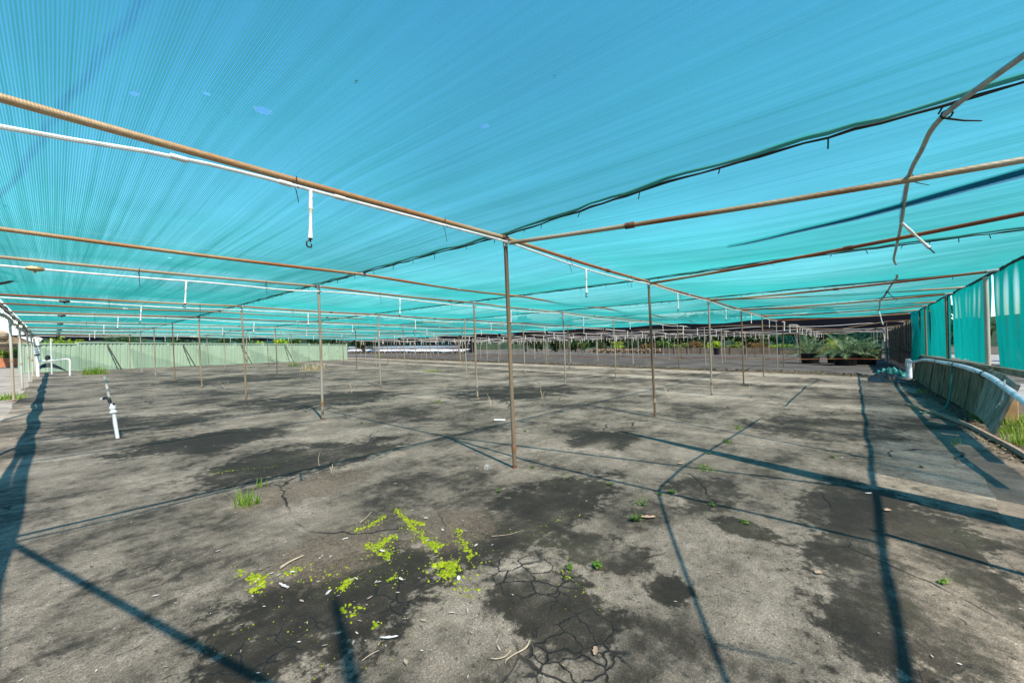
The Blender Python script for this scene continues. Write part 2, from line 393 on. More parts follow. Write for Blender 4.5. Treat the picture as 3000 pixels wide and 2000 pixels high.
def mk_ground(name, stops, scale, bump=.4, fine=40):
    t = NT(name); p = t.pos()
    f = t.math('ADD', t.math('MULTIPLY', t.noise(p, scale, 6, .65), .65), t.math('MULTIPLY', t.noise(p, fine, 4, .7), .35))
    M[name] = t.done(t.pbr(t.ramp(f, stops), .92, 0, t.bump(t.noise(p, fine, 4), bump, .01), .2))
mk_ground('weed_mat_fabric', [(.36, (.05, .046, .04)), (.48, (.085, .079, .068)), (.56, (.12, .112, .097)), (.68, (.22, .2, .17))], .6)
mk_ground('soil', [(.36, (.035, .028, .018)), (.5, (.085, .066, .045)), (.66, (.17, .14, .1))], .8)
mk_ground('dirt', [(.36, (.045, .03, .018)), (.5, (.10, .07, .04)), (.6, (.12, .11, .035)), (.7, (.26, .2, .14))], 2.5, .8, 25)
mk_ground('slab_concrete', [(.36, (.07, .055, .04)), (.52, (.15, .118, .088)), (.68, (.23, .185, .14))], 2.)
mk_ground('gravel_grey', [(.36, (.14, .13, .12)), (.5, (.25, .24, .23)), (.66, (.42, .41, .4))], 1., .7, 60)
mk_ground('outer_asphalt', [(.34, (.12, .105, .085)), (.5, (.25, .22, .185)), (.62, (.33, .295, .25)), (.7, (.40, .36, .31))], 1.1, .5, 60)
mk_ground('hill_green', [(.36, (.008, .018, .008)), (.5, (.018, .034, .012)), (.66, (.035, .055, .018))], .12, .6, 1.5)

def mk_board(name, cols, green=0.):
    t = NT(name); p = t.obj(); r = t.rand()
    f = t.math('ADD', t.math('MULTIPLY', t.noise(t.map(p, (9, 9, .7)), 3., 5, .65), .75), t.math('MULTIPLY', t.noise(p, 2.5, 3), .25))
    c = t.ramp(f, cols)
    if green:
        gz = t.noise(t.map(p, (3, 3, 1.2)), 2.4, 4)
        c = t.mix(t.math('MULTIPLY', t.step(gz, .45, .62), green), c, (.05, .075, .022))
    M[name] = t.done(t.pbr(c, .85, 0, t.bump(f, .5, .006), .25))
mk_board('board', [(.34, (.045, .036, .022)), (.48, (.13, .105, .07)), (.62, (.24, .2, .14)), (.72, (.33, .28, .2))], .75)
mk_board('board_grey', [(.34, (.10, .09, .07)), (.48, (.22, .2, .16)), (.62, (.33, .3, .25)), (.72, (.42, .39, .33))], .55)
mk_board('edging', [(.34, (.12, .08, .06)), (.5, (.24, .17, .13)), (.66, (.34, .26, .2))])
def mk_fence():
    t = NT('green_steel'); p = t.pos()
    f = t.noise(t.map(p, (1, 1, .35)), 1.2, 5); c = t.ramp(f, [(.3, (.235, .325, .235)), (.7, (.32, .415, .305))])
    x = t.sep(p)[0]
    bl = t.math('MULTIPLY', t.step(t.noise(t.map(p, (1, 1, .8)), 2.6, 5, .7), .62, .68), t.step(x, 9., 13.))
    c = t.mix(t.math('MULTIPLY', bl, .9), c, (.018, .028, .02))
    st = t.math('MULTIPLY', t.step(t.noise(t.map(p, (9, 9, .3)), 1., 4), .55, .7), t.step(x, 5., 8.))
    c = t.mix(t.math('MULTIPLY', st, .3), c, (.11, .12, .05))
    M['green_steel'] = t.done(t.pbr(c, .5, 0, None, .4))
mk_fence()
def mk_sheet(name, col, rough=.45):
    t = NT(name); p = t.pos(); w = t.math('SINE', t.math('MULTIPLY', t.sep(p)[0], 24.))
    c = t.ramp(t.noise(p, .7, 4), [(.3, tuple(x*.85 for x in col)), (.7, col)])
    M[name] = t.done(t.pbr(c, rough, 0, t.bump(w, .3, .02), .4))
mk_sheet('white_roof_sheet', (.72, .73, .74)); mk_sheet('white_panel', (.66, .66, .68))

# ================================================================== THE SETTING
S3, SV, X0, Y0 = 3.738, 4.388, 3.015, 2.684
LX, LY = .0356, -.0109                                    # the whole frame leans a little
def gx(i): return X0 + S3*i
def gy(j): return Y0 + SV*j
def zr(y): return 2.4147 - .006*y                         # height of the wires and post tops
def zl(x, y):                                             # ... drooping towards the open left edge
    k = min(1, max(0, (X0-x)/S3)); return zr(y) - .05*k*k
XE = gx(5)                                                # the teal roof ends here
def sheet(name, pts, mat):
    b = B(); poly(b, pts); bmesh.ops.triangulate(b, faces=b.faces)
    bmesh.ops.recalc_face_normals(b, faces=b.faces)
    o = link(name, mesh(b, name, mat, (0, 0, 0), False)); o['kind'] = 'structure'; return o
def jag(pts, amp, step=.25, z=0.):
    out = []
    for q in samp([Vector((*p, z)) for p in pts], step):
        n = noise.noise_vector(q*1.7)*amp + noise.noise_vector(q*6)*amp*.4
        out.append(Vector((q.x+n.x, q.y+n.y, z)))
    return out
g0 = 700
sheet('ground', [(-g0, -g0, -.008), (g0, -g0, -.008), (g0, g0, -.008), (-g0, g0, -.008)], M['soil'])
bnd = [(17.9, -1.3), (20.2, .2), (20.7, 2.), (20.6, 6.5), (21.6, 12.5), (22.4, 19.5), (23.4, 26), (24.4, 33), (25.5, 44)]
right_edge = jag([(-6, -.78), (4.6, -.80), (5.4, -.86), (6.25, -.93), (6.05, -.74), (6.9, -1.1), (8., -1.32), (17.9, -1.3)], .05, .2)
sheet('asphalt_yard', right_edge + jag(bnd, .12, .5)[1:] + [Vector((25.5, 60, 0)), Vector((-.62, 60, 0))] + jag([(-.62, 60), (-.62, -8)], .07, .4)[1:] + [Vector((-6, -8, 0))], M['asphalt'])
sheet('outer_yard', [(-60, -30, -.004), (-.5, -30, -.004), (-.5, 60, -.004), (-60, 60, -.004)], M['outer_asphalt'])
sheet('concrete_slab', [(1.5, -1.33, -.004), (7.6, -1.33, -.004), (7.6, -.7, -.004), (1.5, -.7, -.004)], M['slab_concrete'])
sheet('gravel_path', [(-10, -40, -.004), (60, -40, -.004), (60, -2.6, -.004), (-10, -2.6, -.004)], M['gravel_grey'])
sheet('weed_mat', [Vector((p.x-.15, p.y, .004)) for p in jag(bnd, .12, .5)] + [Vector((25.5, 70, .004)), Vector((75, 75, .004)), Vector((75, -6, .004)), Vector((20, -6, .004)), Vector((18, -2, .004))], M['weed_mat_fabric'])
b = B()
L1 = jag(bnd, .12, .4); 
L2 = [Vector((p.x+.75+.35*noise.noise(p*.8), p.y-.1, 0)) for p in L1]
def ridge(u, v):
    k = u*(len(L1)-1); i = min(int(k), len(L1)-2); q = L1[i].lerp(L1[i+1], k-i); w = L2[i].lerp(L2[i+1], k-i)
    p = q.lerp(w, v); p.z = .006 + .05*math.sin(math.pi*v)*(.6+.8*noise.noise(p*1.3)) ; p.x -= .2; return p
grid(b, 220, 8, ridge)
o = link('dirt_strip', mesh(b, 'dirt_strip', M['dirt'])); o['kind'] = 'structure'
b = B()
def hillf(u, v):
    a = R(-150 + 230*u); d = 150 + 90*v
    return Vector((math.sin(a)*d*-1, math.cos(a)*d, -1 + (9 + 7*noise.noise(Vector((u*9, v*2, 0))) )*math.sin(math.pi*min(1, v*1.2)/2 + .0)*v*1.3))
grid(b, 90, 8, hillf)
o = link('hills', mesh(b, 'hills', M['hill_green'])); o['kind'] = 'structure'

# ================================================================== TEAL SHADE ROOF
def wx(i, y):
    t = min(1, max(0, (2.68-y)/1.7)); return gx(i) - (.19*t if i >= 0 else 0)
def y_end(x): return 33.9 + .27*(x+.72) if x < 20 else 39.4
rowname = lambda j: ORD[j] + ' row'
def roofz(k, x, y, u):
    sg = [.05, .10, .13, .15, .17, .17][k+1]; bay = abs(math.sin(math.pi*(y-Y0)/SV)); s = math.sin(math.pi*u)
    n = noise.noise(Vector((x*.5, y*.35, k*7.)))
    z = zl(x, y) + .012 - sg*s*(.25 + .75*bay)*(1+.35*n) + .012*noise.noise(Vector((x*.6, y*1.7, 5)))*s + .035*s*(1-bay)
    e = max(0, 1-(y+1.8)/1.1); return z + .02*e*math.sin(x*21)*s**.3 if s > 0 else z
for k in range(-1, 5):
    xa, xb = gx(k), gx(k+1); b = B()
    ye = y_end(xb)
    def f(u, v):
        y = -1.8 + (ye+1.8)*v; x = wx(k, y) + (wx(k+1, y)-wx(k, y))*u
        z = roofz(k, x, y, u)
        return Vector((x, y, z))
    grid(b, 24, 170, f)
    lab = ['teal shade cloth strip overhead along the open left edge, with small torn holes',
           'teal blue shade cloth strip overhead between the nearest post and the next post along',
           'teal shade cloth strip, third from the left edge, second bay beyond the nearest post',
           'teal shade cloth strip, fourth from the left edge, third bay beyond the nearest post',
           'teal shade cloth strip, fifth from the left edge, last but one before the black roof',
           'farthest teal shade cloth strip, next to the black roof'][k+1]
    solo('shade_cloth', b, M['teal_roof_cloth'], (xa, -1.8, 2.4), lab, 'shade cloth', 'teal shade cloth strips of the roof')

# dry leaves and specks that have dropped on the cloth
b = B(); lr = random.Random(5)
for q_ in range(150):
    k = lr.choice((-1, 0, 0, 0, 1)); u = lr.uniform(.03, .97); y = lr.uniform(-1.6, 9); x = wx(k, y) + (wx(k+1, y)-wx(k, y))*u; p = Vector((x, y, roofz(k, x, y, u)+.006)); l = lr.uniform(.004, .012)*(1 if y < 3 else 1.8); w_ = l*lr.uniform(.2, .5); a = lr.random()*6.28
    d = Vector((math.cos(a), math.sin(a), 0)); n_ = Vector((-d.y, d.x, 0)); b.faces.new([b.verts.new(v) for v in (p-d*l, p+n_*w_, p+d*l, p-n_*w_)])
o = link('roof_litter', mesh(b, 'roof_litter', M['debris'], (0, 0, 0), False)); tag(o, 'dark leaf specks lying on top of the teal shade cloth', 'litter', None, 'stuff')
# wires along Y carrying the laced cloth edges
for i in range(0, 6):
    x = gx(i); end = y_end(x)
    root_label = 'black laced support wire under the cloth edge, ' + ['passing over the nearest post', 'second from the camera', 'third from the camera', 'fourth from the camera', 'fifth from the camera', 'farthest, along the end of the teal roof'][i]
    pts = []; rs = []; y = -1.78; rr = random.Random(i)
    while y < end:
        pts.append((wx(i, y) + (rr.random()-.5)*.005, y, zr(y) - .012 + (rr.random()-.5)*.01)); rs.append(.0055 + .005*rr.random()); y += .11
    b = B(); tube(b, pts, rs, 6)
    q_ = 0
    while q_ < len(pts)-2:
        y = pts[q_][1]; l = .02 + .04*rr.random(); x_ = pts[q_][0]
        tube(b, [(x_, y, zr(y)-.012), (x_+(rr.random()-.5)*.03, y+(rr.random()-.5)*.04, zr(y)-.02-l)], .004, 4); q_ += 2 + int(4*rr.random())
    w = solo('support_wire', b, M['cord'], (x, -1.78, 2.4), root_label, 'wire', 'laced wires of the teal roof')
    b = B(); tube(b, [(q[0]-.022, q[1], q[2]+.016+.006*math.sin(q[1]*9)) for q in pts], [.0125+.003*math.sin(q[1]*7.) for q in pts], 6)
    part('hem', b, M['teal_hem'], w)

# rusty roof pipes along X, one over every row of posts
def pipe_run(pts, rad, n=10): b = B(); tube(b, pts, rad, n); return b
PIPEMAT = ['rusty_pipe', 'tan_pipe', 'rusty_pipe', 'rusty_pipe', 'tan_pipe', 'rusty_pipe', 'tan_pipe', 'rusty_pipe', 'tan_pipe']
def roofpipe(y, mat, label, group, xs=-.75, xe=XE, jn=(1.6,), sag=.035, r=.0195):
    pts = []; n = 60
    for k in range(n+1):
        x = xs + (xe-xs)*k/n; s = abs(math.sin(math.pi*(x-X0)/S3)) if x > X0 else math.sin(math.pi*max(0, (x+.72))/S3)
        pts.append(Vector((x, y + .012*math.sin(x*.7+y), zl(x, y) - .042 - sag*s*.6)))
    o = solo('roof_pipe', pipe_run(pts, r), M[mat], (xs, y, 2.4), label, 'pipe', group)
    for x in jn:
        q = min(pts, key=lambda p: abs(p.x-x)); b = B(); tube(b, [q+Vector((-.045, 0, 0)), q+Vector((.045, 0, 0))], r*1.35, 10)
        part('coupling', b, M['rust'] if rnd.random() < .5 else M['galv'], o)
    return pts
RUN = {}
for j in range(0, 9):
    RUN[j] = roofpipe(gy(j), PIPEMAT[j], 'rusted steel roof pipe running over the %s of posts' % (rowname(j) + (' from the camera' if j else '')),
                      'roof pipes over the post rows', jn=(2.85+.1*(j % 3), 5.4+.7*(j % 2), 9.1, 12.8, 17.), xs=-.75 if j < 8 else 12.)
roofpipe(5.49, 'rusty_pipe', 'dark rusty roof pipe without posts, between the nearest and second rows', 'purlins between post rows', jn=(2.95, 5.0, 6.7), sag=.05)
roofpipe(13.4, 'tan_pipe', 'tan roof pipe without posts, between the third and fourth rows', 'purlins between post rows', jn=(1.2, 6.), sag=.05)
# cross pipes from the nearest row to the right hand edge
ZE = 2.40
def cross(i, xe, mat, label, xs=None, za=None, jn=()):
    a = Vector((xs if xs is not None else gx(i)+.03, Y0-.03, za or zr(Y0)-.075)); e = Vector((xe, -1.72, ZE-.03))
    pts = [a.lerp(e, k/20) + Vector((0, 0, -.03*math.sin(math.pi*k/20))) for k in range(21)]
    o = solo('cross_pipe', pipe_run(pts, .02), M[mat], a, label, 'pipe', 'cross pipes to the curtain side')
    for t in jn:
        q = a.lerp(e, t); d = (e-a).normalized()*.04; b = B(); q.z -= .03*math.sin(math.pi*t); tube(b, [q-d, q+d], .028, 10); part('coupling', b, M['rust'], o)
    b = B(); tube(b, [e+Vector((-.0, .1, 0)), e+Vector((0, -.03, .01))], .024, 8); part('end_clamp', b, M['galv'], o)
cross(-1, .48, 'tan_pipe', 'tan cross pipe from the first left edge post towards the camera', xs=-.70, za=2.2)
cross(0, 4.0, 'tan_pipe', 'tan twisted looking cross pipe running right from the nearest post', za=zr(Y0)-.09, jn=(.27,))
cross(1, 5.25, 'rusty_pipe', 'dark rusty cross pipe running right from the second post of the nearest row', jn=(.6,))
cross(2, 9.72, 'rusty_pipe', 'rusty cross pipe running right from the third post of the nearest row', jn=(.55,))
cross(2, 12.2, 'tan_pipe', 'pale cross pipe with a rusty end, starting at the third post of the nearest row', za=zr(Y0)-.05)
cross(3, 13.55, 'rusty_pipe', 'dark cross pipe running right from the fourth post of the nearest row')
cross(3, 16.0, 'rusty_pipe', 'orange rusted cross pipe starting at the fourth post of the nearest row', za=zr(Y0)-.05)
cross(4, 17.55, 'rusty_pipe', 'rusty cross pipe running right from the fifth post of the nearest row')
cross(4, 19.6, 'rusty_pipe', 'thin orange cross pipe starting at the fifth post of the nearest row', za=zr(Y0)-.05)
cross(5, 21.6, 'rusty_pipe', 'farthest rusty cross pipe, at the end of the teal roof')

# posts
def post(x, y, ztop, mat, label, group, r=.021, coupling=None, kink=0., foot=True, name='steel_post', clamp=True):
    top = Vector((x, y, ztop)); base = Vector((x + LX*ztop + (rnd.uniform(-.03, .03) if kink else 0), y + LY*ztop + (rnd.uniform(-.03, .03) if kink else 0), 0))
    mid = top.lerp(base, .5) + Vector((kink, -kink, 0))
    pts = curve([top, mid, base], 5)
    o = solo(name, pipe_run(pts, r), M[mat], base, label, 'post', group)
    if coupling:
        q = base.lerp(top, coupling); d = (top-base).normalized()*.035; b = B(); tube(b, [q-d, q+d], r*1.22, 10); part('coupling', b, M['tan_pipe'], o)
    if foot:
        d = (top-base).normalized(); b = B(); lathe(b, base, [(r*1.35, .0), (r*1.15, .01), (r*1.06, .035)], 10, d); part('rusty_foot', b, M['rust'], o)
    if clamp:
        b = B(); tube(b, [top+Vector((-.035, .0, -.03)), top+Vector((.035, 0, -.03))], .027, 8); tube(b, [top+Vector((0, 0, -.11)), top+Vector((0, 0, .0))], .025, 8); tube(b, [top+Vector((-.01, -.03, -.05)), top+Vector((.02, .03, -.02))], .022, 6)
        part('top_clamp', b, M['galv'], o)
    return o
for j in range(0, 9):
    for i in range(0, 6):
        x, y = gx(i), gy(j)
        if y > y_end(x) - .3: continue
        if i == 0 and j == 0: lab = 'nearest brown steel post, tallest in the picture, at the centre foreground'
        elif j == 0: lab = 'thin steel post, %s of the nearest row running right from the tallest post' % ORD[i]
        elif i == 0: lab = 'thin steel post, %s of the row running left and back from the tallest post' % ORD[j]
        else: lab = 'thin steel post under the teal roof, %s along in the %s back' % (ORD[i], rowname(j))
        jx, jy = ((0, 0) if (i*j == 0 and i+j < 6) else (rnd.uniform(-.1, .1), rnd.uniform(-.1, .1)))
        m = 'brown_post' if i+j == 0 else ('post_pipe' if rnd.random() < .75 else 'brown_post')
        post(x+jx, y+jy, zr(y)-.02, m, lab, 'steel posts under the teal roof', coupling=(.085 if i+j == 0 else (.12 if rnd.random() < .5 else None)), kink=(0 if i+j < 1 else rnd.uniform(-.012, .012)))
for j in range(0, 8):
    post(gx(-1)+rnd.uniform(-.02, .02), gy(j), zr(gy(j))-.30, 'pale_post', 'pale galvanised post on the open left edge, %s from the camera' % ORD[j], 'posts along the open left edge', r=.027, coupling=.5 if j % 2 else .42, clamp=False)
for i in (0, 2, 3, 4, 5):
    lab = ['pale post on the curtain side beside the camera', '', 'pale curtain side post in the gap between two teal curtains', 'dark curtain side post at the seam of the second and third curtains', 'curtain side post at the seam of the third and fourth curtains', 'farthest curtain side post behind the gathered curtain'][i]
    post(gx(i)-.1 if i == 2 else gx(i), -1.72, 2.36, 'pale_post' if i < 3 else 'brown_post', lab, 'posts along the curtain side', r=.032 if i == 2 else .024, clamp=False)
# tall poles beyond the curtains, seen by the shadows they drop across the cloth and asphalt
for (tx, ty, z, r, lab) in ((.921, 1.988, 4.6, .06, 'slim tall pole outside the yard behind the camera'),):
    bx, by = tx-.236*z, ty-.693*z
    b = B(); tube(b, [(bx, by, 0), (bx, by, z*.5), (bx, by, z*.9), (bx, by, z)], [r, r*.8, r*.5, r*.25], 12)
    solo('timber_pole', b, M['weather_timber'], (bx, by, 0), lab, 'pole')

# dark tapering strip lying on top of the cloth at right
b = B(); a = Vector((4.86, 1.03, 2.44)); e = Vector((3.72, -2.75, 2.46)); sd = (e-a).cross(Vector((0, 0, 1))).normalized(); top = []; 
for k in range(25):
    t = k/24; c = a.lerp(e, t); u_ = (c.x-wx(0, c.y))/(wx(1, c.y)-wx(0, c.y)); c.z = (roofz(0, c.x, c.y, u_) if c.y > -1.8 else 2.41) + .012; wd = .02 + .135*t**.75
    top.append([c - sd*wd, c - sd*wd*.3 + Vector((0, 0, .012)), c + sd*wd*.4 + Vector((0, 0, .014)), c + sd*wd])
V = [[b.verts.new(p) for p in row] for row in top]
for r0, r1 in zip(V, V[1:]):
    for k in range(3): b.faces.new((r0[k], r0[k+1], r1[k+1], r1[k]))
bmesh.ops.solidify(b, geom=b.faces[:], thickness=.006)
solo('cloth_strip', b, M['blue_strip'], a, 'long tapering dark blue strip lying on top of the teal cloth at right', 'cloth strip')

# left edge: rolled cloth bundle and its hanging pipe
b = B(); pts = []; rs = []
y = -2.
while y < 33.6:
    pts.append(Vector((gx(-1)-.03+.015*math.sin(y*2.3), y, zl(gx(-1), y)-.055+.012*math.sin(y*1.7)))); rs.append(.042+.012*noise.noise(Vector((y*1.4, 0, 3)))); y += .22
tube(b, pts, rs, 8)
for p in pts[::3]: tube(b, [p+Vector((.02, 0, .06)), p+Vector((-.05, .02, -.24))], .006, 5)
o = solo('rolled_cloth', b, M['black_poly'], (gx(-1), -2, 2.3), 'dark bundle of rolled up cloth tied along the open left roof edge', 'cloth roll')
b = B(); tube(b, [p + Vector((-.03+.015*math.sin(p.y*.9), 0, -.13-.04*abs(math.sin(math.pi*(p.y-Y0)/SV)))) for p in pts], [.038+.02*noise.noise(Vector((p.y*.8, 4, 0))) for p in pts], 8)
part('hanging_roll', b, M['hose_grey'], o)
b = B(); tube(b, [p + Vector((.05, 0, -.05+.02*math.sin(p.y*3))) for p in pts], .016, 6); part('edge_wire', b, M['galv'], o)
# right edge cable
b = B(); pts = []; rs = []; x = -3.
while x < 21.6:
    pts.append(Vector((x, -1.79+.01*math.sin(x*3), ZE+.012+.008*math.sin(x*2.1)))); rs.append(.022+.008*noise.noise(Vector((x*2.5, 0, 0)))); x += .16
tube(b, pts, rs, 8)
solo('edge_rope', b, M['cord'], (0, -1.79, ZE), 'thick black edge rope along the top of the teal curtains', 'rope')

# ================================================================== IRRIGATION
def sprinkler_proto():
    t = empty('hanging_sprinkler', (0, 0, 0), 'x', 'sprinkler', 'white sprinklers hanging from the roof pipes')
    ax = (0, 0, -1)
    b = B(); lathe(b, (0, 0, 0), [(.0125, 0), (.0135, .05), (.014, .052)], 10, ax); lathe(b, (0, 0, -.052), [(.0122, 0), (.0138, .03), (.0155, .09)], 10, ax)
    lathe(b, (0, 0, -.165), [(.0105, 0), (.0115, .12), (.0138, .135), (.0142, .165), (.0158, .17), (.0165, .19)], 10, ax); part('drop_tube', b, M['pvc'], t)
    b = B(); lathe(b, (0, 0, -.142), [(.0125, 0), (.0125, .023)], 10, ax); part('collar', b, M['cream'], t)
    b = B(); lathe(b, (0, 0, -.355), [(.0135, 0), (.0135, .01), (.005, .012), (.005, .03)], 8, ax)
    tube(b, curve([(.0, 0, -.37), (-.022, 0, -.38), (-.026, 0, -.41), (-.01, 0, -.422), (.008, 0, -.42)], 4), .0055, 6); tube(b, [(.008, 0, -.42), (.008, 0, -.395)], .005, 5)
    part('nozzle', b, M['black_poly'], t)
    return t
SP = sprinkler_proto(); sp_used = [False]
def sprinkler(p, label, lean=(0, 0), s=1.):
    o = SP if not sp_used[0] else dup(SP, p)
    sp_used[0] = True
    o.location = p; o['label'] = label; o.rotation_euler = (lean[0], lean[1], 0); o.scale = (s, s, s); return o
def lineat(pts, x):
    for a, c in zip(pts, pts[1:]):
        if a.x <= x <= c.x: return a.lerp(c, (x-a.x)/(c.x-a.x))
    return pts[-1]
for j in range(0, 8):
    pts = []
    rr = random.Random(50+j)
    ph = rr.random()*6
    for k in range(90):
        x = -.72 + (XE+.72)*k/89; q = lineat(RUN[j], x)
        if j == 0: dz = -.048 - .095*math.exp(-((x+.3)/.55)**2) - .035*max(0, math.sin(math.pi*(x-X0)/S3))
        else:
            dz = -.05 - .05*(1+math.sin(x*.9+ph))*.5 - (.05*math.exp(-((x-2.6)/.8)**2) if j == 1 else 0)
        pts.append(q + Vector((0, -.035, dz)))
    o = solo('irrigation_pipe', pipe_run(pts, .0115 if j else .0108, 8), M['pvc'], pts[0], 'white irrigation pipe tied under the roof pipe of the %s' % rowname(j), 'irrigation pipe', 'irrigation pipes under the teal roof')
    if j == 0:
        for x in (.42, .93, 1.27): q = lineat(pts, x); b = B(); tube(b, [q-Vector((.035, 0, 0)), q+Vector((.035, 0, 0))], .0145, 10); part('joint_socket', b, M['pvc'], o)
    else:
        q = lineat(pts, .12 if j > 1 else -.15); b = B(); tube(b, [q-Vector((.07, 0, 0)), q-Vector((.03, 0, 0)), q+Vector((.03, 0, 0)), q+Vector((.07, 0, 0))], [.018, .03, .03, .018], 8); tube(b, [q, q-Vector((0, 0, .05))], .012, 6)
        part('valve', b, M['brass'] if j == 1 else M['black_poly'], o)
    tiex = [1.0 if j == 0 else .72, 2.2, 4.2, 6., 8.4] 
    for x in tiex:
        q = lineat(pts, x); w = lineat(RUN[j], x); l = rr.uniform(.05, .16); b = B(); n = 10
        tube(b, [w + Vector((0, .024, .024)), w+Vector((0, .03, -.02)), q+Vector((0, .02, -.018)), q+Vector((.008, .0, -.02-l))], .0035 if j else .003, 4)
        tube(b, [w + Vector((0, -.024, .02)), w+Vector((0, -.026, -.03)), q+Vector((0, -.018, -.014))], .0035, 4)
        part('cable_tie', b, M['cord'], o)
    for n, x in enumerate((1.13 if j == 0 else 1.15, 4.6, 8.1, 11.95, 15.7, 19.4)):
        q = lineat(pts, x + rr.uniform(-.06, .06))
        if j == 7 and n < 1: continue
        sprinkler(q + Vector((0, -.004, -.004)), 'white hanging sprinkler, %s from the left along the pipe of the %s' % (ORDF[n], rowname(j)), (rr.uniform(-.05, .05), rr.uniform(-.05, .05)), .88)
# old grey hose tied under the cloth on the curtain side
hp = [(.5, -1.6, 2.36), (1.07, -1.27, 2.37), (1.79, -.88, 2.37), (2.479, -.522, 2.37), (2.871, -.345, 2.36), (3.25, -.31, 2.35), (3.806, -.298, 2.36), tuple(atZ(2642, 648, 2.355)), (6.3, -.385, 2.335), (7.1, -.41, 2.33), (7.25, -.44, 2.28)]
b = B(); tube(b, curve(hp, 6), .0125, 8)
H = solo('hose', b, M['hose_grey'], hp[0], 'grey curved hose tied under the cloth at upper right, drooping at its end', 'hose')
def tie(p, d, par, r=.0045):
    p = Vector(p); b = B()
    tube(b, [p + Vector((0.0, .02*math.cos(a), .02*math.sin(a))) for a in [k*math.pi/4 for k in range(9)]], r, 5)
    tube(b, [p + Vector((0, 0, -.02)), p+Vector(d)*.5+Vector((0, 0, -.015)), p + Vector(d)], [r*1.2, r, r*.7], 5); part('cable_tie', b, M['cord'], par)
tie((2.84, -.36, 2.36), (.12, -.13, -.03), H); tie((1.25, -1.17, 2.37), (.1, -.26, -.02), H, .006); tie((3.75, -.3, 2.36), (.1, -.1, -.05), H, .003)
sprinkler(atZ(2641, 652, 2.345), 'white sprinkler tilted sideways from the grey hose at right', (-.6, -.4), .9)
hp = [(8.9, -.55, 2.36), (9.2, -.56, 2.33), (9.8, -.555, 2.34), (11.4, -.55, 2.33), (12.6, -.54, 2.30), (13.9, -.53, 2.33), (14.6, -.55, 2.25), (16.6, -.6, 2.22)]
b = B(); tube(b, curve(hp, 5), .016, 8)
H2 = solo('hose', b, M['hose_grey'], hp[0], 'knotted grey hose farther along the curtain side, hanging below rusty cross pipes', 'hose')
tie((11.4, -.55, 2.33), (.1, -.15, -.2), H2, .006); tie((11.5, -.55, 2.33), (-.1, .12, -.16), H2, .006)
sprinkler((16.5, -.6, 2.22), 'white sprinkler hanging at the far end of the knotted hose', (-.2, -.25), 1.2)

# ================================================================== RIGHT HAND SIDE: curtains, boards, pipe
def curtain(x0, x1, zb, label, seed, skew=0., gather=1.):
    b = B(); rr = random.Random(seed); w = x1-x0
    ph = rr.random()*9
    def f(u, v):
        x = x0 + w*u; k = 1-v
        fold = math.sin(u*w*11+ph+1.3*math.sin(u*7))*.021*(.5+.5*v)*(1-.8*v**8) + math.sin(u*w*26+ph)*.016*v*v*(1-v**6) + .04*(1-v**5)*noise.noise(Vector((x*.9, seed, v*.8)))
        z = zb + (.05*noise.noise(Vector((x*5, seed, 0))) + .05*noise.noise(Vector((x*23, seed, 4))))*(1 if v < .03 else .25) + (2.425-zb)*v - .015*abs(math.sin(u*w*13+ph))*v**8
        return Vector((x - skew*k*u*gather, -1.80 + fold + .05*k*math.sin(3*u+seed), z))
    grid(b, int(w*36)+12, 26, f)
    solo('curtain', b, M['teal_curtain'], (x0, -1.8, 0), label, 'curtain', 'teal curtains on the right hand side')
curtain(4.6, 10.33, .83, 'nearest teal cloth curtain at the right edge of the picture', 1)
curtain(10.43, 14.15, .86, 'bright teal cloth curtain between the pale post and the dark seam', 2)
curtain(14.2, 17.9, .84, 'darker teal cloth curtain beyond the dark laced seam', 3)
curtain(18.0, 20.0, .78, 'small teal cloth curtain next to the gathered loose one', 4)
b = B()
def gath(u, v):
    k = 1-v; a = u*9
    return Vector((19.4 + 2.4*u*v**.7 + .35*k*u - 1.45*k**1.3, -1.72 + .22*k**2 + .06*math.sin(a*2.2+v)*(.4+k) + .05*noise.noise(Vector((u*8, v*2, 1))), .62 + .1*u + 1.76*v))
grid(b, 60, 30, gath)
solo('curtain', b, M['teal_curtain'], (19.4, -1.7, 0), 'loose gathered teal cloth pulled aside and hanging at a slant', 'curtain', 'teal curtains on the right hand side')
b = B(); tube(b, [(14.15+.012*math.sin(k*2.1), -1.74, .8+k*.06) for k in range(27)], .014, 5)
solo('lacing_cord', b, M['cord'], (14.15, -1.74, .8), 'black cord lacing the seam between two teal curtains', 'cord')
# plank wall under the curtains
pw = empty('plank_wall', (13, -1.6, 0), 'low wall of weathered green stained planks below the teal curtains', 'wall')
x = 9.25; k = 0
while x < 18.6:
    w = .27 + .07*rnd.random(); h = .78 + .05*rnd.random() - .012*(x-9)*(1 if x < 15 else 1.5); t = rnd.uniform(-.03, .03); yb = -1.47 + .015*math.sin(x) + .012*(x-9.2)*.3
    A = (Vector((1, 0, t)).normalized(), Vector((0, 1, .13)).normalized(), Vector((-t, -.13, 1)).normalized())
    b = B(); box(b, (x+w/2, yb-.05-rnd.random()*.015, .06+h/2), (w-.022, .028, h), A); bmesh.ops.bevel(b, geom=b.edges[:], offset=.004, segments=1, affect='EDGES')
    part('plank', b, M['board'], pw, False)
    x += w + (.09 if k % 4 == 3 else .006); k += 1
b = B(); beam(b, (6.2, -1.68, .83), (18.8, -1.66, .80), .05, .09); part('top_rail', b, M['weather_timber'], pw, False)
b = B()
for xx in (9.8, 12.2, 14.6, 17.): box(b, (xx, -1.68, .4), (.09, .07, .79))
part('wall_stud', b, M['dark_timber'], pw, False)
b = B(); beam(b, (9.3, -1.64, .42), (18.6, -1.60, .40), .02, .74); part('gap_shade_sheet', b, M['black_poly'], pw, False)  # black sheet added behind the planks so their gaps look dark
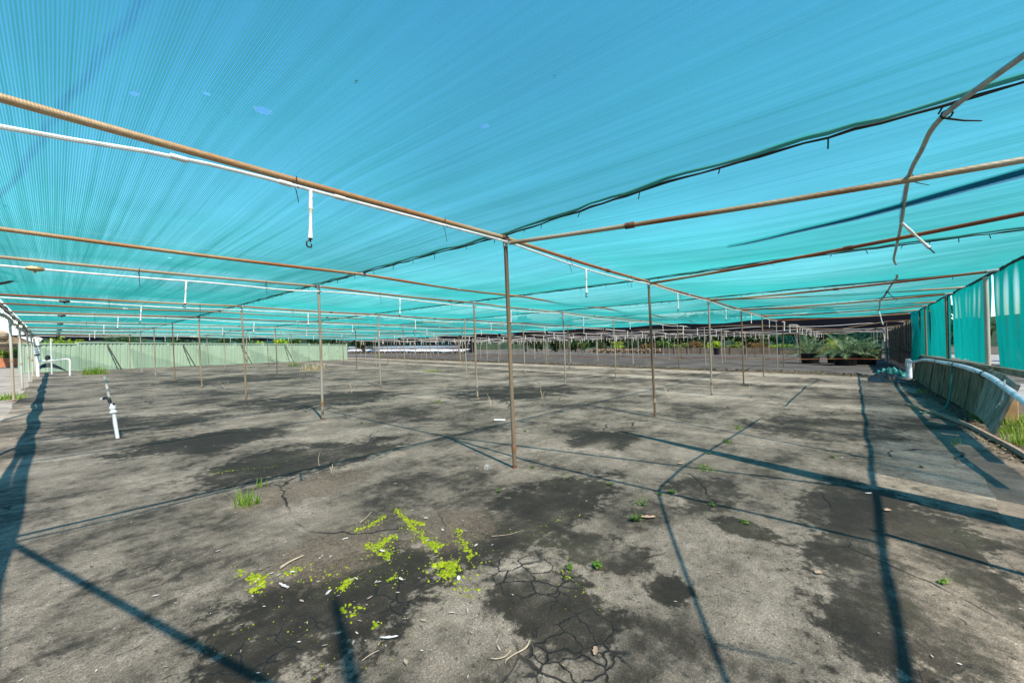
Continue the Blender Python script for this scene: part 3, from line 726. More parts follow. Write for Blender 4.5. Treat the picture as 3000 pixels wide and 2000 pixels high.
# two boards hanging loose from the end
def loose(quad, th, label):
    P4 = [Vector(q) for q in quad]; n = (P4[1]-P4[0]).cross(P4[3]-P4[0]).normalized()*th
    b = B(); prism(b, P4, n); bmesh.ops.subdivide_edges(b, edges=b.edges[:], cuts=3, use_grid_fill=True)
    bmesh.ops.bevel(b, geom=[e for e in b.edges if e.calc_face_angle(0) > 1], offset=.004, segments=1, affect='EDGES')
    solo('loose_board', b, M['board_grey'], P4[0], label, 'board', smooth=False)
loose([atY(2865, 1213, -1.33), atY(2888, 1235, -1.28), atY(2952, 1098, -1.46), atY(2905, 1083, -1.5)], .03, 'weathered grey board leaning at a slant from the end of the plank wall')
loose([atY(2890, 1236, -1.27), atY(2917, 1275, -1.24), atY(2992, 1128, -1.42), atY(2955, 1100, -1.45)], .035, 'mossy wide board leaning out nearest the camera with white string on it')
b = B(); c = atY(2958, 1196, -1.75); box(b, (c.x+.25, -1.8, .29), (.14, .14, .6)); bmesh.ops.bevel(b, geom=b.edges[:], offset=.008, segments=1, affect='EDGES')
solo('timber_stump', b, M['orange_timber'], (c.x-.1, -1.8, 0), 'short orange brown timber post behind the leaning boards', 'post', smooth=False)
# pipe draped along the plank wall
pp = [(19.2, -1.36, .45), (19., -1.36, .62), (18.2, -1.4, .62), (17.2, -1.44, .67), (16.2, -1.45, .745), (15, -1.45, .79), (13, -1.44, .81), (10.7, -1.42, .83), (9.4, -1.41, .815), (8.2, -1.38, .775), (7.2, -1.34, .70), (6.3, -1.3, .63), (5.2, -1.3, .5)]
b = B(); tube(b, curve(pp, 6), .035, 12)
o = solo('drain_pipe', b, M['pvc_blue'], (9, -1.42, .8), 'long pale blue plastic pipe sagging along the front of the plank wall', 'pipe')
for q in ((8.6, -1.395, .787), (10.9, -1.42, .832), (13.2, -1.44, .81)):
    b = B(); tube(b, [Vector(q)+Vector((0, .05*math.cos(a), .05*math.sin(a))) for a in [k*math.pi/4 for k in range(9)]], .007, 5); tube(b, [Vector(q)+Vector((0, .05, 0)), Vector(q)+Vector((.05, .09, .04))], .006, 4); part('tie_band', b, M['cord'], o)
b = B(); tube(b, curve([(10.8, -1.36, .8), (10.78, -1.34, .55), (10.7, -1.32, .3), (10.4, -1.2, .05), (10.2, -1.0, .012), (9.9, -.86, .012)], 6), .014, 7)
solo('water_tube', b, M['teal_hem'], (10.8, -1.36, .8), 'thin teal tube hanging from the pale pipe down to the asphalt', 'tube')
b = B(); tube(b, [q+Vector((.012*math.sin(k*2.3), 0, .0)) for k, q in enumerate(samp([atY(2944, 1112, -1.34), atY(2940, 1155, -1.31), atY(2936, 1172, -1.28), atY(2918, 1195, -1.26)], .03))], [.006+.004*(k % 2) for k in range(len(samp([atY(2944, 1112, -1.34), atY(2940, 1155, -1.31), atY(2936, 1172, -1.28), atY(2918, 1195, -1.26)], .03)))], 5)
solo('string', b, M['paper_white'], atY(2944, 1112, -1.34), 'knotted white string dangling over the mossy leaning board', 'string')
q = atZ(2664, 1107); b = B(); tube(b, [q, q+Vector((0, 0, .62))], .075, 12)
o = solo('pipe_stub', b, M['pvc_blue'], q, 'upright white pipe stub under the gathered teal cloth', 'pipe')
b = B(); tube(b, [q+Vector((0, 0, .62)), q+Vector((0, 0, .68))], .085, 12); part('pipe_cap', b, M['pvc'], o)
b = B(); pts = [(10.2, -1.02, .03), (8.6, -1.27, .03), (7.0, -1.36, .035), (5.5, -1.37, .035), (3., -1.37, .035)]
tube(b, samp(pts, .4), .035, 6)
solo('edging_log', b, M['edging'], (8, -1.3, 0), 'pinkish timber edging pole lying along the right edge of the asphalt', 'edging')
b = B(); beam(b, (11.2, -.78, .02), (9.9, -1.05, .025), .05, .03)
solo('timber_offcut', b, M['weather_timber'], (10.5, -.9, 0), 'pale thin batten lying on the shaded asphalt by the plank wall', 'batten', smooth=False)

# ================================================================== FAR RIGHT: dark curtain wall
dw = empty('dark_cloth_wall', (30, -2.2, 0), 'black cloth side wall with tan timber battens beyond the teal curtains', 'wall')
b = B(); grid(b, 60, 6, lambda u, v: Vector((21.7+24*u, -2.25+.04*math.sin(u*60), .78+1.6*v))); part('cloth_panel', b, M['black_wall_cloth'], dw)
b = B(); x = 21.9
while x < 45.5:
    h = .8+.05*rnd.random(); box(b, (x+.11, -2.18, h/2), (.2, .03, h)); x += .24 + .02*rnd.random()
part('plank_base', b, M['dark_timber'], dw, False)
x = 22.
while x < 45:
    l = rnd.uniform(-.12, .25); b = B(); beam(b, (x, -2.12, .82), (x+l, -2.14, 2.36), .05, .05, (1, 0, 0)); part('batten', b, M['weather_timber'], dw, False); x += rnd.uniform(.9, 1.4)
# ================================================================== BLACK SHADE HOUSE beyond the teal roof
xs = [XE+.02 + 7.6*k for k in range(5)]
for k in range(4):
    b = B()
    def f(u, v):
        x = xs[k] + 7.6*u; y = -2.2 + 60*v
        return Vector((x, y, zr(min(y, 40)) + .05 + .06*math.sin(y*1.43) - .16*math.sin(math.pi*u) + .08*noise.noise(Vector((x*.4, y*.5, 1)))))
    grid(b, 12, 90, f)
    solo('black_shade_cloth', b, M['black_cloth'], (xs[k], -2, 2.4), 'dark navy black shade cloth roof, %s strip beyond the teal roof' % ORD[k], 'shade cloth', 'black shade cloth strips')
FP = None
for a in range(8):
    for c in range(13):
        x = 25.4 + 3.8*a + rnd.uniform(-.4, .4); y = -1.75 + SV*c + rnd.uniform(-.5, .5)
        if y > 48: continue
        z = 2.36 - .006*min(y, 40)
        kind = rnd.choice(('post_pipe', 'pale_post', 'brown_post', 'pale_post'))
        post(x, y, z, kind, 'thin far post under the black roof, standing on the dark weed mat', 'thin far posts under the black roof', r=.026, foot=False, clamp=False, kink=rnd.uniform(-.02, .02))
for c in range(11):
    y = gy(c) - (0 if c else .2); rr = random.Random(c); pts = [Vector((XE+.4 + 30*k/60, y+.05*math.sin(k*.4+c), 2.28-.006*min(y, 40)+.03*math.sin(k*.7+c)+.02*math.sin(k*.23))) for k in range(61)]
    b = B(); tube(b, pts, .026, 6)
    solo('irrigation_pipe', b, M['pvc'], pts[0], 'white irrigation pipe under the black roof in line with the %s of posts' % rowname(c), 'irrigation pipe', 'irrigation pipes under the black roof')
    for n in range(13):
        q = lineat(pts, XE+1.2+2.3*n+rr.uniform(-.2, .2))
        o = sprinkler(q, 'small white sprinkler far off under the black roof', (rr.uniform(-.08, .08), rr.uniform(-.2, .1)), 1.15); o.scale = (2.1, 2.1, 1.2); o['group'] = 'far sprinklers under the black roof'
for n, (x, z, mat) in enumerate(((24.6, 2.25, 'tan_pipe'), (28.3, 2.28, 'pvc_old'), (32, 2.22, 'tan_pipe'), (35.8, 2.25, 'pvc_old'), (39.6, 2.2, 'pvc_old'), (43.4, 2.2, 'tan_pipe'), (47.2, 2.2, 'pvc_old'))):
    b = B(); tube(b, [(x+.1*math.sin(k*.5), -2+50*k/60, z-.003*50*k/60+.05*math.sin(k*.9+n)-(.35*math.exp(-((-2+50*k/60-.6)/1.4)**2) if n in (0, 2) else 0)) for k in range(61)], .022, 6)
    solo('roof_pipe', b, M[mat], (x, -2, z), 'thin roof pipe crossing under the black roof, %s from the teal roof' % ORD[n], 'pipe', 'pipes crossing under the black roof')
b = B(); tube(b, [(25.6+.12*math.sin(k*.35), -1.9+48*k/60, .45+.03*math.sin(k*.8)) for k in range(61)], .02, 6)
solo('knee_rail', b, M['rusty_pipe'], (25.6, -1.9, 0), 'low rusty pipe rail at knee height across the front of the weed mat', 'rail')
for px, py, h, lean, lab in ((2585, 1052, 2.0, -.25, 'white plastic upright leaning beside the dark cloth wall'), (2592, 1040, 2.0, -.1, 'second white plastic upright beside the dark cloth wall')):
    q = atZ(px, py+8); q = Vector((33 if lean < -.2 else 36, -1.6, 0)); b = B(); tube(b, [q, q+Vector((lean, .1, h+.2))], .045, 8); solo('plastic_upright', b, M['pvc'], q, lab, 'post')

# potted palms
def palm(base, r, h, mat, label, n=16, seed=0, fr=1.35):
    rr = random.Random(seed)
    t = empty('potted_palm', base, label, 'potted plant', 'palms in black tubs')
    bx = Vector(base)
    b = B(); lathe(b, bx, [(r*.82, 0), (r*.86, .03), (r*.96, h*.86), (r*1.04, h*.87), (r*1.05, h), (r*.97, h), (r*.95, h-.06)], 24); part('tub', b, M['pot_black'], t)
    b = B()
    for k in range(n):
        az = 2*math.pi*k/n + rr.uniform(-.3, .3); el = rr.uniform(.35, 1.25); L = fr*rr.uniform(.75, 1.1)
        p = bx + Vector((.08*math.cos(az), .08*math.sin(az), h-.04)); d = Vector((math.cos(az)*math.cos(el), math.sin(az)*math.cos(el), math.sin(el)))
        prev = p; st = 22
        for s in range(st):
            d = (d + Vector((0, 0, -.045*(1.3-el*.4)))).normalized(); q = prev + d*(L/st)
            side = d.cross(Vector((0, 0, 1))).normalized(); up = side.cross(d)
            tube(b, [prev, q], [.011*(1-s/st)+.003]*2, 4, False)
            if s > 2:
                ll = .36*math.sin(math.pi*(s/st)**.75)*fr/1.35 + .06
                for sg in (-1, 1):
                    e = q + (side*sg*.8 + d*.65 + up*(.35+rr.uniform(-.2, .2))).normalized()*ll*rr.uniform(.8, 1.1); e.z -= .25*ll*ll
                    wv = d*.022
                    b.faces.new([b.verts.new(x_) for x_ in (q-wv, q+wv, e)])
            prev = q
    part('fronds', b, M[mat], t, False)
pa = atZ(2374, 1064); pc = atZ(2477, 1070)
palm(pa, .52, .62, 'palm_grey', 'grey green feathery palm in the left black tub', 24, 1, 1.45)
palm(pa + Vector((.9, -1.25, 0)), .5, .6, 'palm_yellow', 'yellow green palm between the two grey green palms', 24, 5, 1.4)
palm(pc, .55, .66, 'palm_grey', 'largest grey green palm in the right black tub', 30, 9, 1.5)
palm(pc + Vector((1.6, -.9, 0)), .5, .6, 'palm_grey', 'green palm behind the right hand tub with arching fronds', 22, 12, 1.35)
b = B(); grid(b, 40, 24, lambda u, v: (lambda p: Vector((p.x + 1.4*(v-.5) + .3*noise.noise(Vector((u*5, v*5, 2))), p.y - .2, .012 + max(0, .34*math.sin(math.pi*u)**.7*math.sin(math.pi*v)*(.5+1.1*abs(noise.noise(Vector((u*6, v*5, 8))))))))) (atZ(2540, 1100).lerp(atZ(2640, 1103), u)))
solo('cloth_heap', b, M['teal_hem'], atZ(2590, 1101), 'crumpled heap of teal cloth dumped on the ground near the curtains', 'cloth heap')
b = B(); grid(b, 36, 24, lambda u, v: Vector((17.2+2.2*u+.2*noise.noise(Vector((u*4, v*4, 0))), -1.25+.9*v, .01+max(0, .3*math.sin(math.pi*u)*math.sin(math.pi*v)*(.5+1.2*abs(noise.noise(Vector((u*7, v*6, 3)))))))))
solo('cloth_heap', b, M['black_poly'], (18, -1, 0), 'dark crumpled cloth heap lying in the shade at the foot of the pipe stub', 'cloth heap')
b = B(); q = Vector((40, -1.2, 0)); box(b, q+Vector((0, 0, .45)), (.6, .6, .8)); bmesh.ops.bevel(b, geom=b.edges[:], offset=.06, segments=2, affect='EDGES')
o = solo('bin', b, M['yellow_bin'], q, 'mustard yellow bin far off beside the dark cloth wall', 'bin')
b = B(); box(b, q+Vector((0, 0, .9)), (.66, .66, .08)); bmesh.ops.bevel(b, geom=b.edges[:], offset=.02, segments=1, affect='EDGES'); part('lid', b, M['dark_timber'], o)
b = B(); grid(b, 30, 12, lambda u, v: Vector((46+.1*math.sin(u*30), -1.8+3.6*u, .5+1.7*v)))
solo('end_curtain', b, M['teal_curtain'], (46, -1.8, 0), 'bright teal cloth hung across the far end of the side passage', 'curtain')
b = B(); grid(b, 30, 12, lambda u, v: Vector((40+.1*math.sin(u*30), 3.0+1.9*u, .7+1.2*v)))
solo('end_curtain', b, M['teal_curtain'], (40, 3, 0), 'dark teal cloth flap hanging behind the left palm tub', 'curtain')

# ================================================================== FAR BACKGROUND beyond the black roof
def wallrun(name, a, c, h, th, mat, label, cat, ht=None):
    a = Vector(a); c = Vector(c); b = B(); beam(b, a+Vector((0, 0, h/2)), c+Vector((0, 0, h/2)), th, h)
    bmesh.ops.subdivide_edges(b, edges=b.edges[:], cuts=2)
    return solo(name, b, M[mat], a, label, cat, smooth=False)
w = wallrun('retaining_wall', (54, -3, 0), (56, 20.5, 0), .80, .2, 'plank_brown', 'low brown timber retaining wall across the far end of the weed mat', 'wall')
b = B()
for k in range(14): box(b, (53.86+.08*k*2/2.3, -2+1.7*k, .42), (.08, .16, .84))
part('wall_stud', b, M['dark_timber'], w, False)
w = wallrun('rock_wall', (57, 20.9, 0), (60, 34, 0), .75, .4, 'rock_wall', 'rough tan stone bank left of the brown retaining wall', 'wall')
b = B()
for k in range(260):
    q = Vector((57, 20.9, 0)).lerp(Vector((60, 34, 0)), rnd.random()) + Vector((-.3-.5*rnd.random(), 0, rnd.random()*.7)); s = rnd.uniform(.1, .28)
    box(b, q, (s, s*1.3, s*.8), tuple(Matrix.Rotation(rnd.random()*3, 3, 'Z').col))
part('loose_stone', b, M['rock_wall'], w, False)

def crown(bm, c, rx, ry, rz_, n, leaf, seed, clumps=14):
    rr = random.Random(seed); cl = []
    for k in range(clumps):
        while True:
            v = Vector((rr.uniform(-1, 1), rr.uniform(-1, 1), rr.uniform(-1, 1)))
            if v.length < 1: break
        cl.append((v*.8, rr.uniform(.25, .5)))
    for k in range(n):
        v, s = rr.choice(cl); d = Vector((rr.gauss(0, 1), rr.gauss(0, 1), rr.gauss(0, 1))).normalized()*s*rr.random()**.4
        p = v+d; P = Vector(c)+Vector((p.x*rx, p.y*ry, p.z*rz_))
        if P.z < .02: P.z = .02 + .1*rr.random()
        a = Vector((rr.gauss(0, 1), rr.gauss(0, 1), rr.gauss(0, 1))).normalized(); t = a.cross(Vector((rr.gauss(0, 1), rr.gauss(0, 1), rr.gauss(0, 1)))).normalized(); l = leaf*rr.uniform(.6, 1.3)
        bm.faces.new([bm.verts.new(x_) for x_ in (P-a*l, P+t*l*.45, P+a*l, P-t*l*.45)])
def bush(c, r, mat, label, group, n=700, leaf=.12, name='bush', trunk=True, cat='bush'):
    c = Vector(c); base = Vector((c.x, c.y, 0)); t = empty(name, base, label, cat, group)
    b = B()
    for k in range(4):
        e = c + Vector((rnd.uniform(-.5, .5)*r[0], rnd.uniform(-.5, .5)*r[1], rnd.uniform(-.1, .4)*r[2])); tube(b, [base+Vector((rnd.uniform(-.1, .1), rnd.uniform(-.1, .1), 0)), base.lerp(e, .6)+Vector((rnd.uniform(-.1, .1), 0, .1)), e], [.05*r[2], .035*r[2], .012*r[2]], 5)
    part('trunk', b, M['weather_timber'], t)
    b = B(); crown(b, c, *r, n, leaf, rnd.randint(0, 9999)); part('crown', b, M[mat], t, False)
    return t
# hedge of clipped shrubs behind the retaining wall
hx = [(-1.0, 'hedge_olive', 1.3), (1.6, 'tree_lime', 1.25), (4.2, 'hedge_olive', 1.35), (6.8, 'tree_lime', 1.3), (9.4, 'hedge_rust', 1.4), (12, 'hedge_olive', 1.5), (14.2, 'tree_lime', 1.7), (16.6, 'hedge_rust', 1.6), (18.8, 'hedge_olive', 1.5), (21.2, 'tree_mid', 1.8), (23.8, 'hedge_rust', 1.6), (26.4, 'tree_dark', 1.9), (29., 'tree_lime', 1.8), (32, 'tree_dark', 2.), (35.5, 'tree_mid', 2.1), (39, 'tree_dark', 2.2)]
desc = {'hedge_olive': 'olive green', 'tree_lime': 'bright lime green', 'hedge_rust': 'rusty brown', 'tree_mid': 'mid green', 'tree_dark': 'dark green'}
for k, (y, m, h) in enumerate(hx):
    bush((56.8+.1*y+rnd.uniform(-.3, .3), y, h*.66), (1., 1.35, h*.42), m, '%s shrub behind the far wall, %s from the right' % (desc[m], ORDF[k] if k < 14 else ['fifteenth', 'sixteenth'][k-14]), 'shrubs behind the far wall', 900, .13)
for k in range(12):
    y = -5 + 5.2*k; bush((62.5+.12*y, y, 2.0), (1.3, 3.0, 1.9), 'tree_dark', 'tall dark windbreak shrub behind the lower shrubs at the far end', 'dark windbreak behind the far wall', 1300, .26)
tk = 0
for (x, y, h, m) in ((66, -6, 6.5, 'tree_dark'), (70, 3, 6, 'tree_dark'), (71, 11, 6.5, 'tree_mid'), (73, 19, 7, 'tree_dark'), (74, 28, 6.5, 'tree_dark'), (75, 37, 7, 'tree_mid'), (74, 47, 8, 'tree_dark'), (72, 58, 8, 'tree_dark'), (66, 70, 9, 'tree_mid'), (58, 80, 9, 'tree_dark'), (47, 86, 9, 'tree_dark')):
    bush((x, y, h*.55), (4.2, 5.2, h*.46), m, '%s tree in the background behind the black shade house, %s from the right' % ('dark green' if m == 'tree_dark' else 'lighter green', ORDF[tk]), 'trees behind the shade house', 2600, .42, 'tree', cat='tree'); tk += 1
for k in range(9):
    bush((6 + 4.2*k, -7.5 - .8*(k % 3), 1.5 + .2*(k % 2)), (2.4, 1.3, 1.45), 'tree_dark' if k % 2 else 'tree_mid', 'shrub growing outside, glimpsed only through and between the teal curtains', 'shrubs outside the curtains', 1100, .2)
# white benches and dark glasshouse across the middle distance
def Xl(px, X): return atX(px, 1015, X).y
XW = 47.
ya, yb = Xl(1345, XW), Xl(1000, XW+3)
wb = empty('white_bench', (XW, ya, 0), 'long white staging bench on thin legs across the far middle distance', 'bench')
A0 = Vector((XW, ya, 0)); A1 = Vector((XW+3, yb, 0))
b = B(); beam(b, A0+Vector((0, 0, 1.28)), A1+Vector((0, 0, 1.36)), .08, .44); part('white_skirt', b, M['white_panel'], wb, False)
b = B(); beam(b, A0+Vector((.4, 0, 1.50)), A1+Vector((.4, 0, 1.60)), .9, .06); part('bench_top', b, M['pvc_old'], wb, False)
b = B(); beam(b, A0+Vector((-.3, 0, .95)), A1+Vector((-.3, 0, 1.02)), .06, .12); part('dark_rail', b, M['dark_timber'], wb, False)
for k in range(16):
    q = A0.lerp(A1, (k+.5)/16); b = B(); box(b, q+Vector((-.1, 0, .52)), (.07, .09, 1.04)); part('leg', b, M['pvc_old'] if k % 3 else M['orange_timber'], wb, False)
b = B(); grid(b, 60, 6, lambda u, v: A0.lerp(A1, u)+Vector((.6+2.2*v, 0, .35+.5*v+.12*noise.noise(Vector((u*14, v*3, 0))))))
solo('plastic_sheet', b, M['white_panel'], A0+Vector((.6, 0, 0)), 'rumpled pale grey sheeting spread on the ground under the white bench', 'sheeting')
gh = empty('dark_glasshouse', (XW+5, ya, 0), 'dark open fronted growing shed with teal and black panels behind the white bench', 'shed')
G0 = Vector((XW+4.5, ya+2.5, 0)); G1 = Vector((XW+7.5, yb+6, 0)); n = 22
b = B(); beam(b, G0+Vector((1.5, 0, 1.7)), G1+Vector((1.5, 0, 1.7)), .1, 3.2); part('back_wall', b, M['black_poly'], gh, False)
for k in range(n):
    q = G0.lerp(G1, k/n); q2 = G0.lerp(G1, (k+.92)/n)
    if k % 3 != 1:
        b = B(); beam(b, q+Vector((0, 0, 2.0)), q2+Vector((0, 0, 2.0)), .04, .55 if k % 2 else .9); part('teal_panel', b, M['teal_curtain'], gh, False)
    b = B(); box(b, q+Vector((-.1, 0, 1.5)), (.12, .12, 3.)); part('shed_post', b, M['orange_timber'] if k % 4 == 1 else M['weather_timber'], gh, False)
b = B(); beam(b, G0+Vector((1.2, 0, 3.2)), G1+Vector((1.2, 0, 3.2)), 3.4, .12); part('shed_roof', b, M['dark_timber'], gh, False)
b = B(); q = atZ(1025, 1040, .3); q = A0.lerp(A1, .93)+Vector((-1.6, 0, 0)); lathe(b, q, [(.2, 0), (.24, .02), (.34, .7), (.38, .72), (.38, .78)], 14)
solo('tub', b, M['pot_black'], q, 'black tub standing at the left end of the white bench by the green fence', 'tub')
b = B(); q = Vector((52.6, 12.6, 0)); lathe(b, q, [(.25, 0), (.3, .02), (.36, .7), (.4, .72), (.4, .8)], 14)
solo('tub', b, M['pot_black'], q, 'black tub standing alone in front of the far brown wall', 'tub')

# ================================================================== GREEN STEEL FENCE at left
FA = Vector((-1.28, 35.2, 0)); FB = Vector((20.6, 41.4, 0))
fe = empty('steel_fence', FA, 'pale green ribbed steel fence across the back left of the yard', 'fence')
fd = (FB-FA); FL = fd.length; fu = fd.normalized(); fn = Vector((fu.y, -fu.x, 0))
npan = 10
for k in range(npan):
    s0 = FL*k/npan + .06; s1 = FL*(k+1)/npan - .06; b = B(); prof = []; s = s0; per = .2
    while s < s1 - per:
        prof += [(s, 0), (s+.115, 0), (s+.135, .035), (s+.18, .035)]; s += per
    prof += [(s, 0), (s1, 0)]
    z1 = 1.62 if k == 0 else 1.72 - .16*k/npan + .0
    lo = [b.verts.new(FA+fu*u_-fn*d_+Vector((0, 0, .06))) for u_, d_ in prof]; hi = [b.verts.new(FA+fu*u_-fn*d_+Vector((0, 0, z1))) for u_, d_ in prof]
    for q in range(len(prof)-1): b.faces.new((lo[q], lo[q+1], hi[q+1], hi[q]))
    part('fence_panel', b, M['green_steel'], fe, False)
    b = B(); beam(b, FA+fu*(s0-.02)+fn*.0+Vector((0, 0, z1+.03)), FA+fu*(s1+.02)+Vector((0, 0, z1+.03)), .07, .07); part('top_rail', b, M['green_steel'], fe, False)
    b = B(); beam(b, FA+fu*(s0-.02)+Vector((0, 0, .045)), FA+fu*(s1+.02)+Vector((0, 0, .045)), .07, .06); part('bottom_rail', b, M['green_steel'], fe, False)
for k in range(npan+1):
    b = B(); box(b, FA+fu*(FL*k/npan)+Vector((0, 0, .86)), (.1, .09, 1.74), (fu, fn, Vector((0, 0, 1)))); part('fence_post', b, M['green_steel'], fe, False)
# dark braces leaning on the fence
for n, px in enumerate((350, 535, 690, 820)):
    t = (px-170)/(1014-170); s = 1.2+ (FL-2)*t**1.35; q = FA+fu*s+fn*.15; b = B(); tube(b, [q+Vector((-.2, .0, 1.6)), q+fn*.45+Vector((.3, -.1, 0))], .035, 6)
    solo('brace', b, M['dark_timber'], q, 'dark leaning brace against the green fence, %s from the left' % ORDF[n], 'brace', 'braces on the green fence')
# plants and roofs seen over the fence
for k, (s, m, h, r) in enumerate(((2.3, 'tree_lime', 2.1, 1.2), (5.5, 'tree_dark', 2.2, 2.), (9, 'tree_dark', 2.2, 2.2), (12.5, 'tree_dark', 2.2, 2.), (14.6, 'tree_lime', 2.0, 1.), (16.6, 'tree_lime', 2.2, 1.), (18.6, 'tree_mid', 2.4, 1.3), (20.8, 'tree_dark', 2.7, 1.5), (23.2, 'tree_dark', 2.7, 1.5))):
    q = FA+fu*s-fn*(1.8+rnd.random()); bush((q.x, q.y, h*.62), (r, r*.9, h*.45), m, '%s foliage showing over the green fence, %s from the left' % (desc[m], ORDF[k]), 'plants behind the green fence', 900, .14)
b = B(); grid(b, 40, 6, lambda u, v: FA+fu*(1+21*u)-fn*(5+6*v)+Vector((0, 0, 2.25+.15*math.sin(u*20)-.1*v)))
solo('black_shade_cloth', b, M['black_cloth'], FA-fn*5, 'black shade cloth roof behind the green fence', 'shade cloth')
b = B(); grid(b, 40, 6, lambda u, v: FA+fu*(5+13*u)-fn*(3.4)+Vector((0, 0, 1.5+.5*v+.05*math.sin(u*30))))
solo('cloth_screen', b, M['teal_curtain'], FA+fu*5-fn*3.4, 'strip of teal screen cloth showing just above the green fence', 'screen')

# ================================================================== standpipes
base = atZ(343, 1283); Dp = depth(base)
sp = empty('standpipe', base, 'leaning white and grey standpipe with black tap standing alone on the asphalt at left', 'standpipe')
P_ = lambda x, y: atD(x, y, Dp)
b = B(); tube(b, [P_(345, 1283), P_(333, 1208)], .021, 12); part('square_riser', b, M['pvc_old'], sp)
b = B(); tube(b, [P_(339, 1283)+Vector((.02, .06, 0)), P_(305, 1118)+Vector((.02, .06, 0)), P_(300, 1104)+Vector((.02, .06, 0))], [.019, .016, .016], 10); part('grey_pipe', b, M['hose_grey'], sp)
b = B(); lathe(b, P_(332, 1206), [(.042, -.01), (.042, .005), (.027, .01), (.027, .04), (.036, .045), (.036, .08), (.022, .09), (.022, .12)], 12, UP-RT*.15); part('valve_body', b, M['pvc'], sp)
b = B(); tube(b, curve([P_(322, 1180), P_(319, 1168), P_(310, 1165), P_(303, 1167)], 4), [.021]*12+[.019], 10); tube(b, [P_(324, 1185), P_(334, 1183)], .016, 8); part('elbow', b, M['black_poly'], sp)
b = B(); tube(b, [P_(303, 1167), P_(295, 1169)], [.022, .012], 8); part('spout', b, M['pvc'], sp)
base = atZ(112, 1103); Dp = depth(base)
sp = empty('standpipe', base, 'tall thick white standpipe with valves at the left edge of the roof', 'standpipe')
b = B(); tube(b, [P_(112, 1103), P_(109, 1040)], .06, 14); part('riser', b, M['pvc'], sp)
b = B(); lathe(b, P_(109, 1040), [(.09, 0), (.09, .07), (.07, .08), (.07, .14), (.11, .15), (.11, .24), (.08, .25), (.08, .31), (.1, .35), (.1, .42), (.07, .46), (.07, .78)], 14); part('valve_stack', b, M['pvc'], sp)
b = B(); lathe(b, P_(109, 1041), [(.095, 0), (.095, .06)], 12); lathe(b, P_(109, 1016), [(.1, 0), (.1, .06)], 12); part('black_ring', b, M['black_poly'], sp)
b = B(); tube(b, [P_(110, 1057), P_(135, 1057), P_(160, 1056)], .05, 8); part('branch_pipe', b, M['pvc_old'], sp)
b = B(); lathe(b, P_(140, 1050)-Vector((0, 0, .1)), [(.03, 0), (.09, .06), (.09, .2), (.03, .26)], 8); part('branch_valve', b, M['black_poly'], sp)
base = atZ(205, 1100); Dp = depth(base)
b = B(); tube(b, curve([P_(205, 1100), P_(205, 1075), P_(204, 1055), P_(196, 1052), P_(185, 1053), P_(158, 1056)], 4), .038, 10)
solo('elbow_pipe', b, M['pvc'], base, 'white elbow pipe rising from the ground in front of the green fence', 'pipe')
base = atZ(152, 1096); Dp = depth(base); b = B(); tube(b, [P_(152, 1096), P_(150, 1030), P_(149, 994)], .032, 8)
solo('pipe_upright', b, M['pvc_old'], base, 'thin pale upright pipe in front of the left end of the green fence', 'pipe')
base = atZ(138, 1093); b = B(); grid(b, 14, 10, lambda u, v: base + Vector((-.5+1.3*u, .4*v, .02+.75*math.sin(math.pi*u)**.8*(1-.9*abs(v-.5))*(1-.6*u))))
solo('tarp_heap', b, M['black_poly'], base, 'black covered heap at the foot of the thick white standpipe', 'heap')
b = B(); p0 = atD(0, 795, 6.0); tube(b, curve([atD(-40, 790, 6.), atD(10, 797, 6.), atD(38, 806, 6.), atD(42, 815, 6.), atD(25, 826, 6.), atD(-40, 838, 6.)], 6), .02, 8)
solo('hose_loop', b, M['black_poly'], p0, 'black hose loop hanging at the left edge of the picture below the roof pipe', 'hose')

# ================================================================== left background: pavilion, white roofed house
YP = 46.
def py(x, y, Y=YP): return atY(x, y, Y)
pv = empty('pavilion', (py(60, 1060).x, YP, 0), 'open timber pavilion with a gable roof behind the left edge posts', 'pavilion')
ap = py(-55, 935); ea = py(118, 1000)
b = B(); beam(b, ap, ea, .5, .1, (0, 1, 0)); part('rafter_board', b, M['white_paint'], pv, False)
ap2 = ap+Vector((.0, .1, -.42)); b = B(); beam(b, ap+Vector((0, .3, -.42)), ea+Vector((0, .3, -.42)), .3, .55, (0, 1, 0)); part('ceiling_rafter', b, M['weather_timber'], pv, False)
b = B(); grid(b, 2, 8, lambda u, v: (ap+Vector((0, 0, .22))).lerp(ea+Vector((0, 0, .22)), u) + Vector((0, 6*v, 0))); part('roof_sheet', b, M['weather_timber'], pv, False)
b = B(); beam(b, py(-60, 999), py(60, 998), .25, .42); part('tie_beam', b, M['weather_timber'], pv, False)
b = B(); beam(b, py(-60, 1010)+Vector((0, 2, 0)), py(88, 1009)+Vector((0, 2, 0)), .25, .35); part('rear_beam', b, M['weather_timber'], pv, False)
b = B(); tube(b, [py(4, 990), py(4, 975), py(4, 968)], [.35, .32, .1], 12); part('king_post', b, M['weather_timber'], pv)
for px in (89, 101):
    b = B(); q = py(px, 1080); tube(b, [Vector((q.x, YP+.5, 0)), Vector((q.x, YP+.5, py(px, 1000).z))], .16, 8); part('column', b, M['brown_brick'], pv)
hs = empty('white_roofed_house', (py(10, 1080, 60).x, 60, 0), 'low house with a white metal roof and dark brick wall beyond the left edge', 'house')
Y6 = 60.
A_ = [py(-120, 1028, Y6), py(47, 1025, Y6), py(16, 1051, Y6), py(-120, 1056, Y6)]
b = B(); prism(b, [A_[0]+Vector((0, 4, 0)), A_[1]+Vector((0, 4, 0)), A_[2], A_[3]], (0, 0, -.12)); part('roof', b, M['white_roof_sheet'], hs, False)
b = B(); q = py(-120, 1058, Y6); e = py(18, 1058, Y6); beam(b, q, e, .1, .25); part('gutter', b, M['blue_cover'], hs, False)
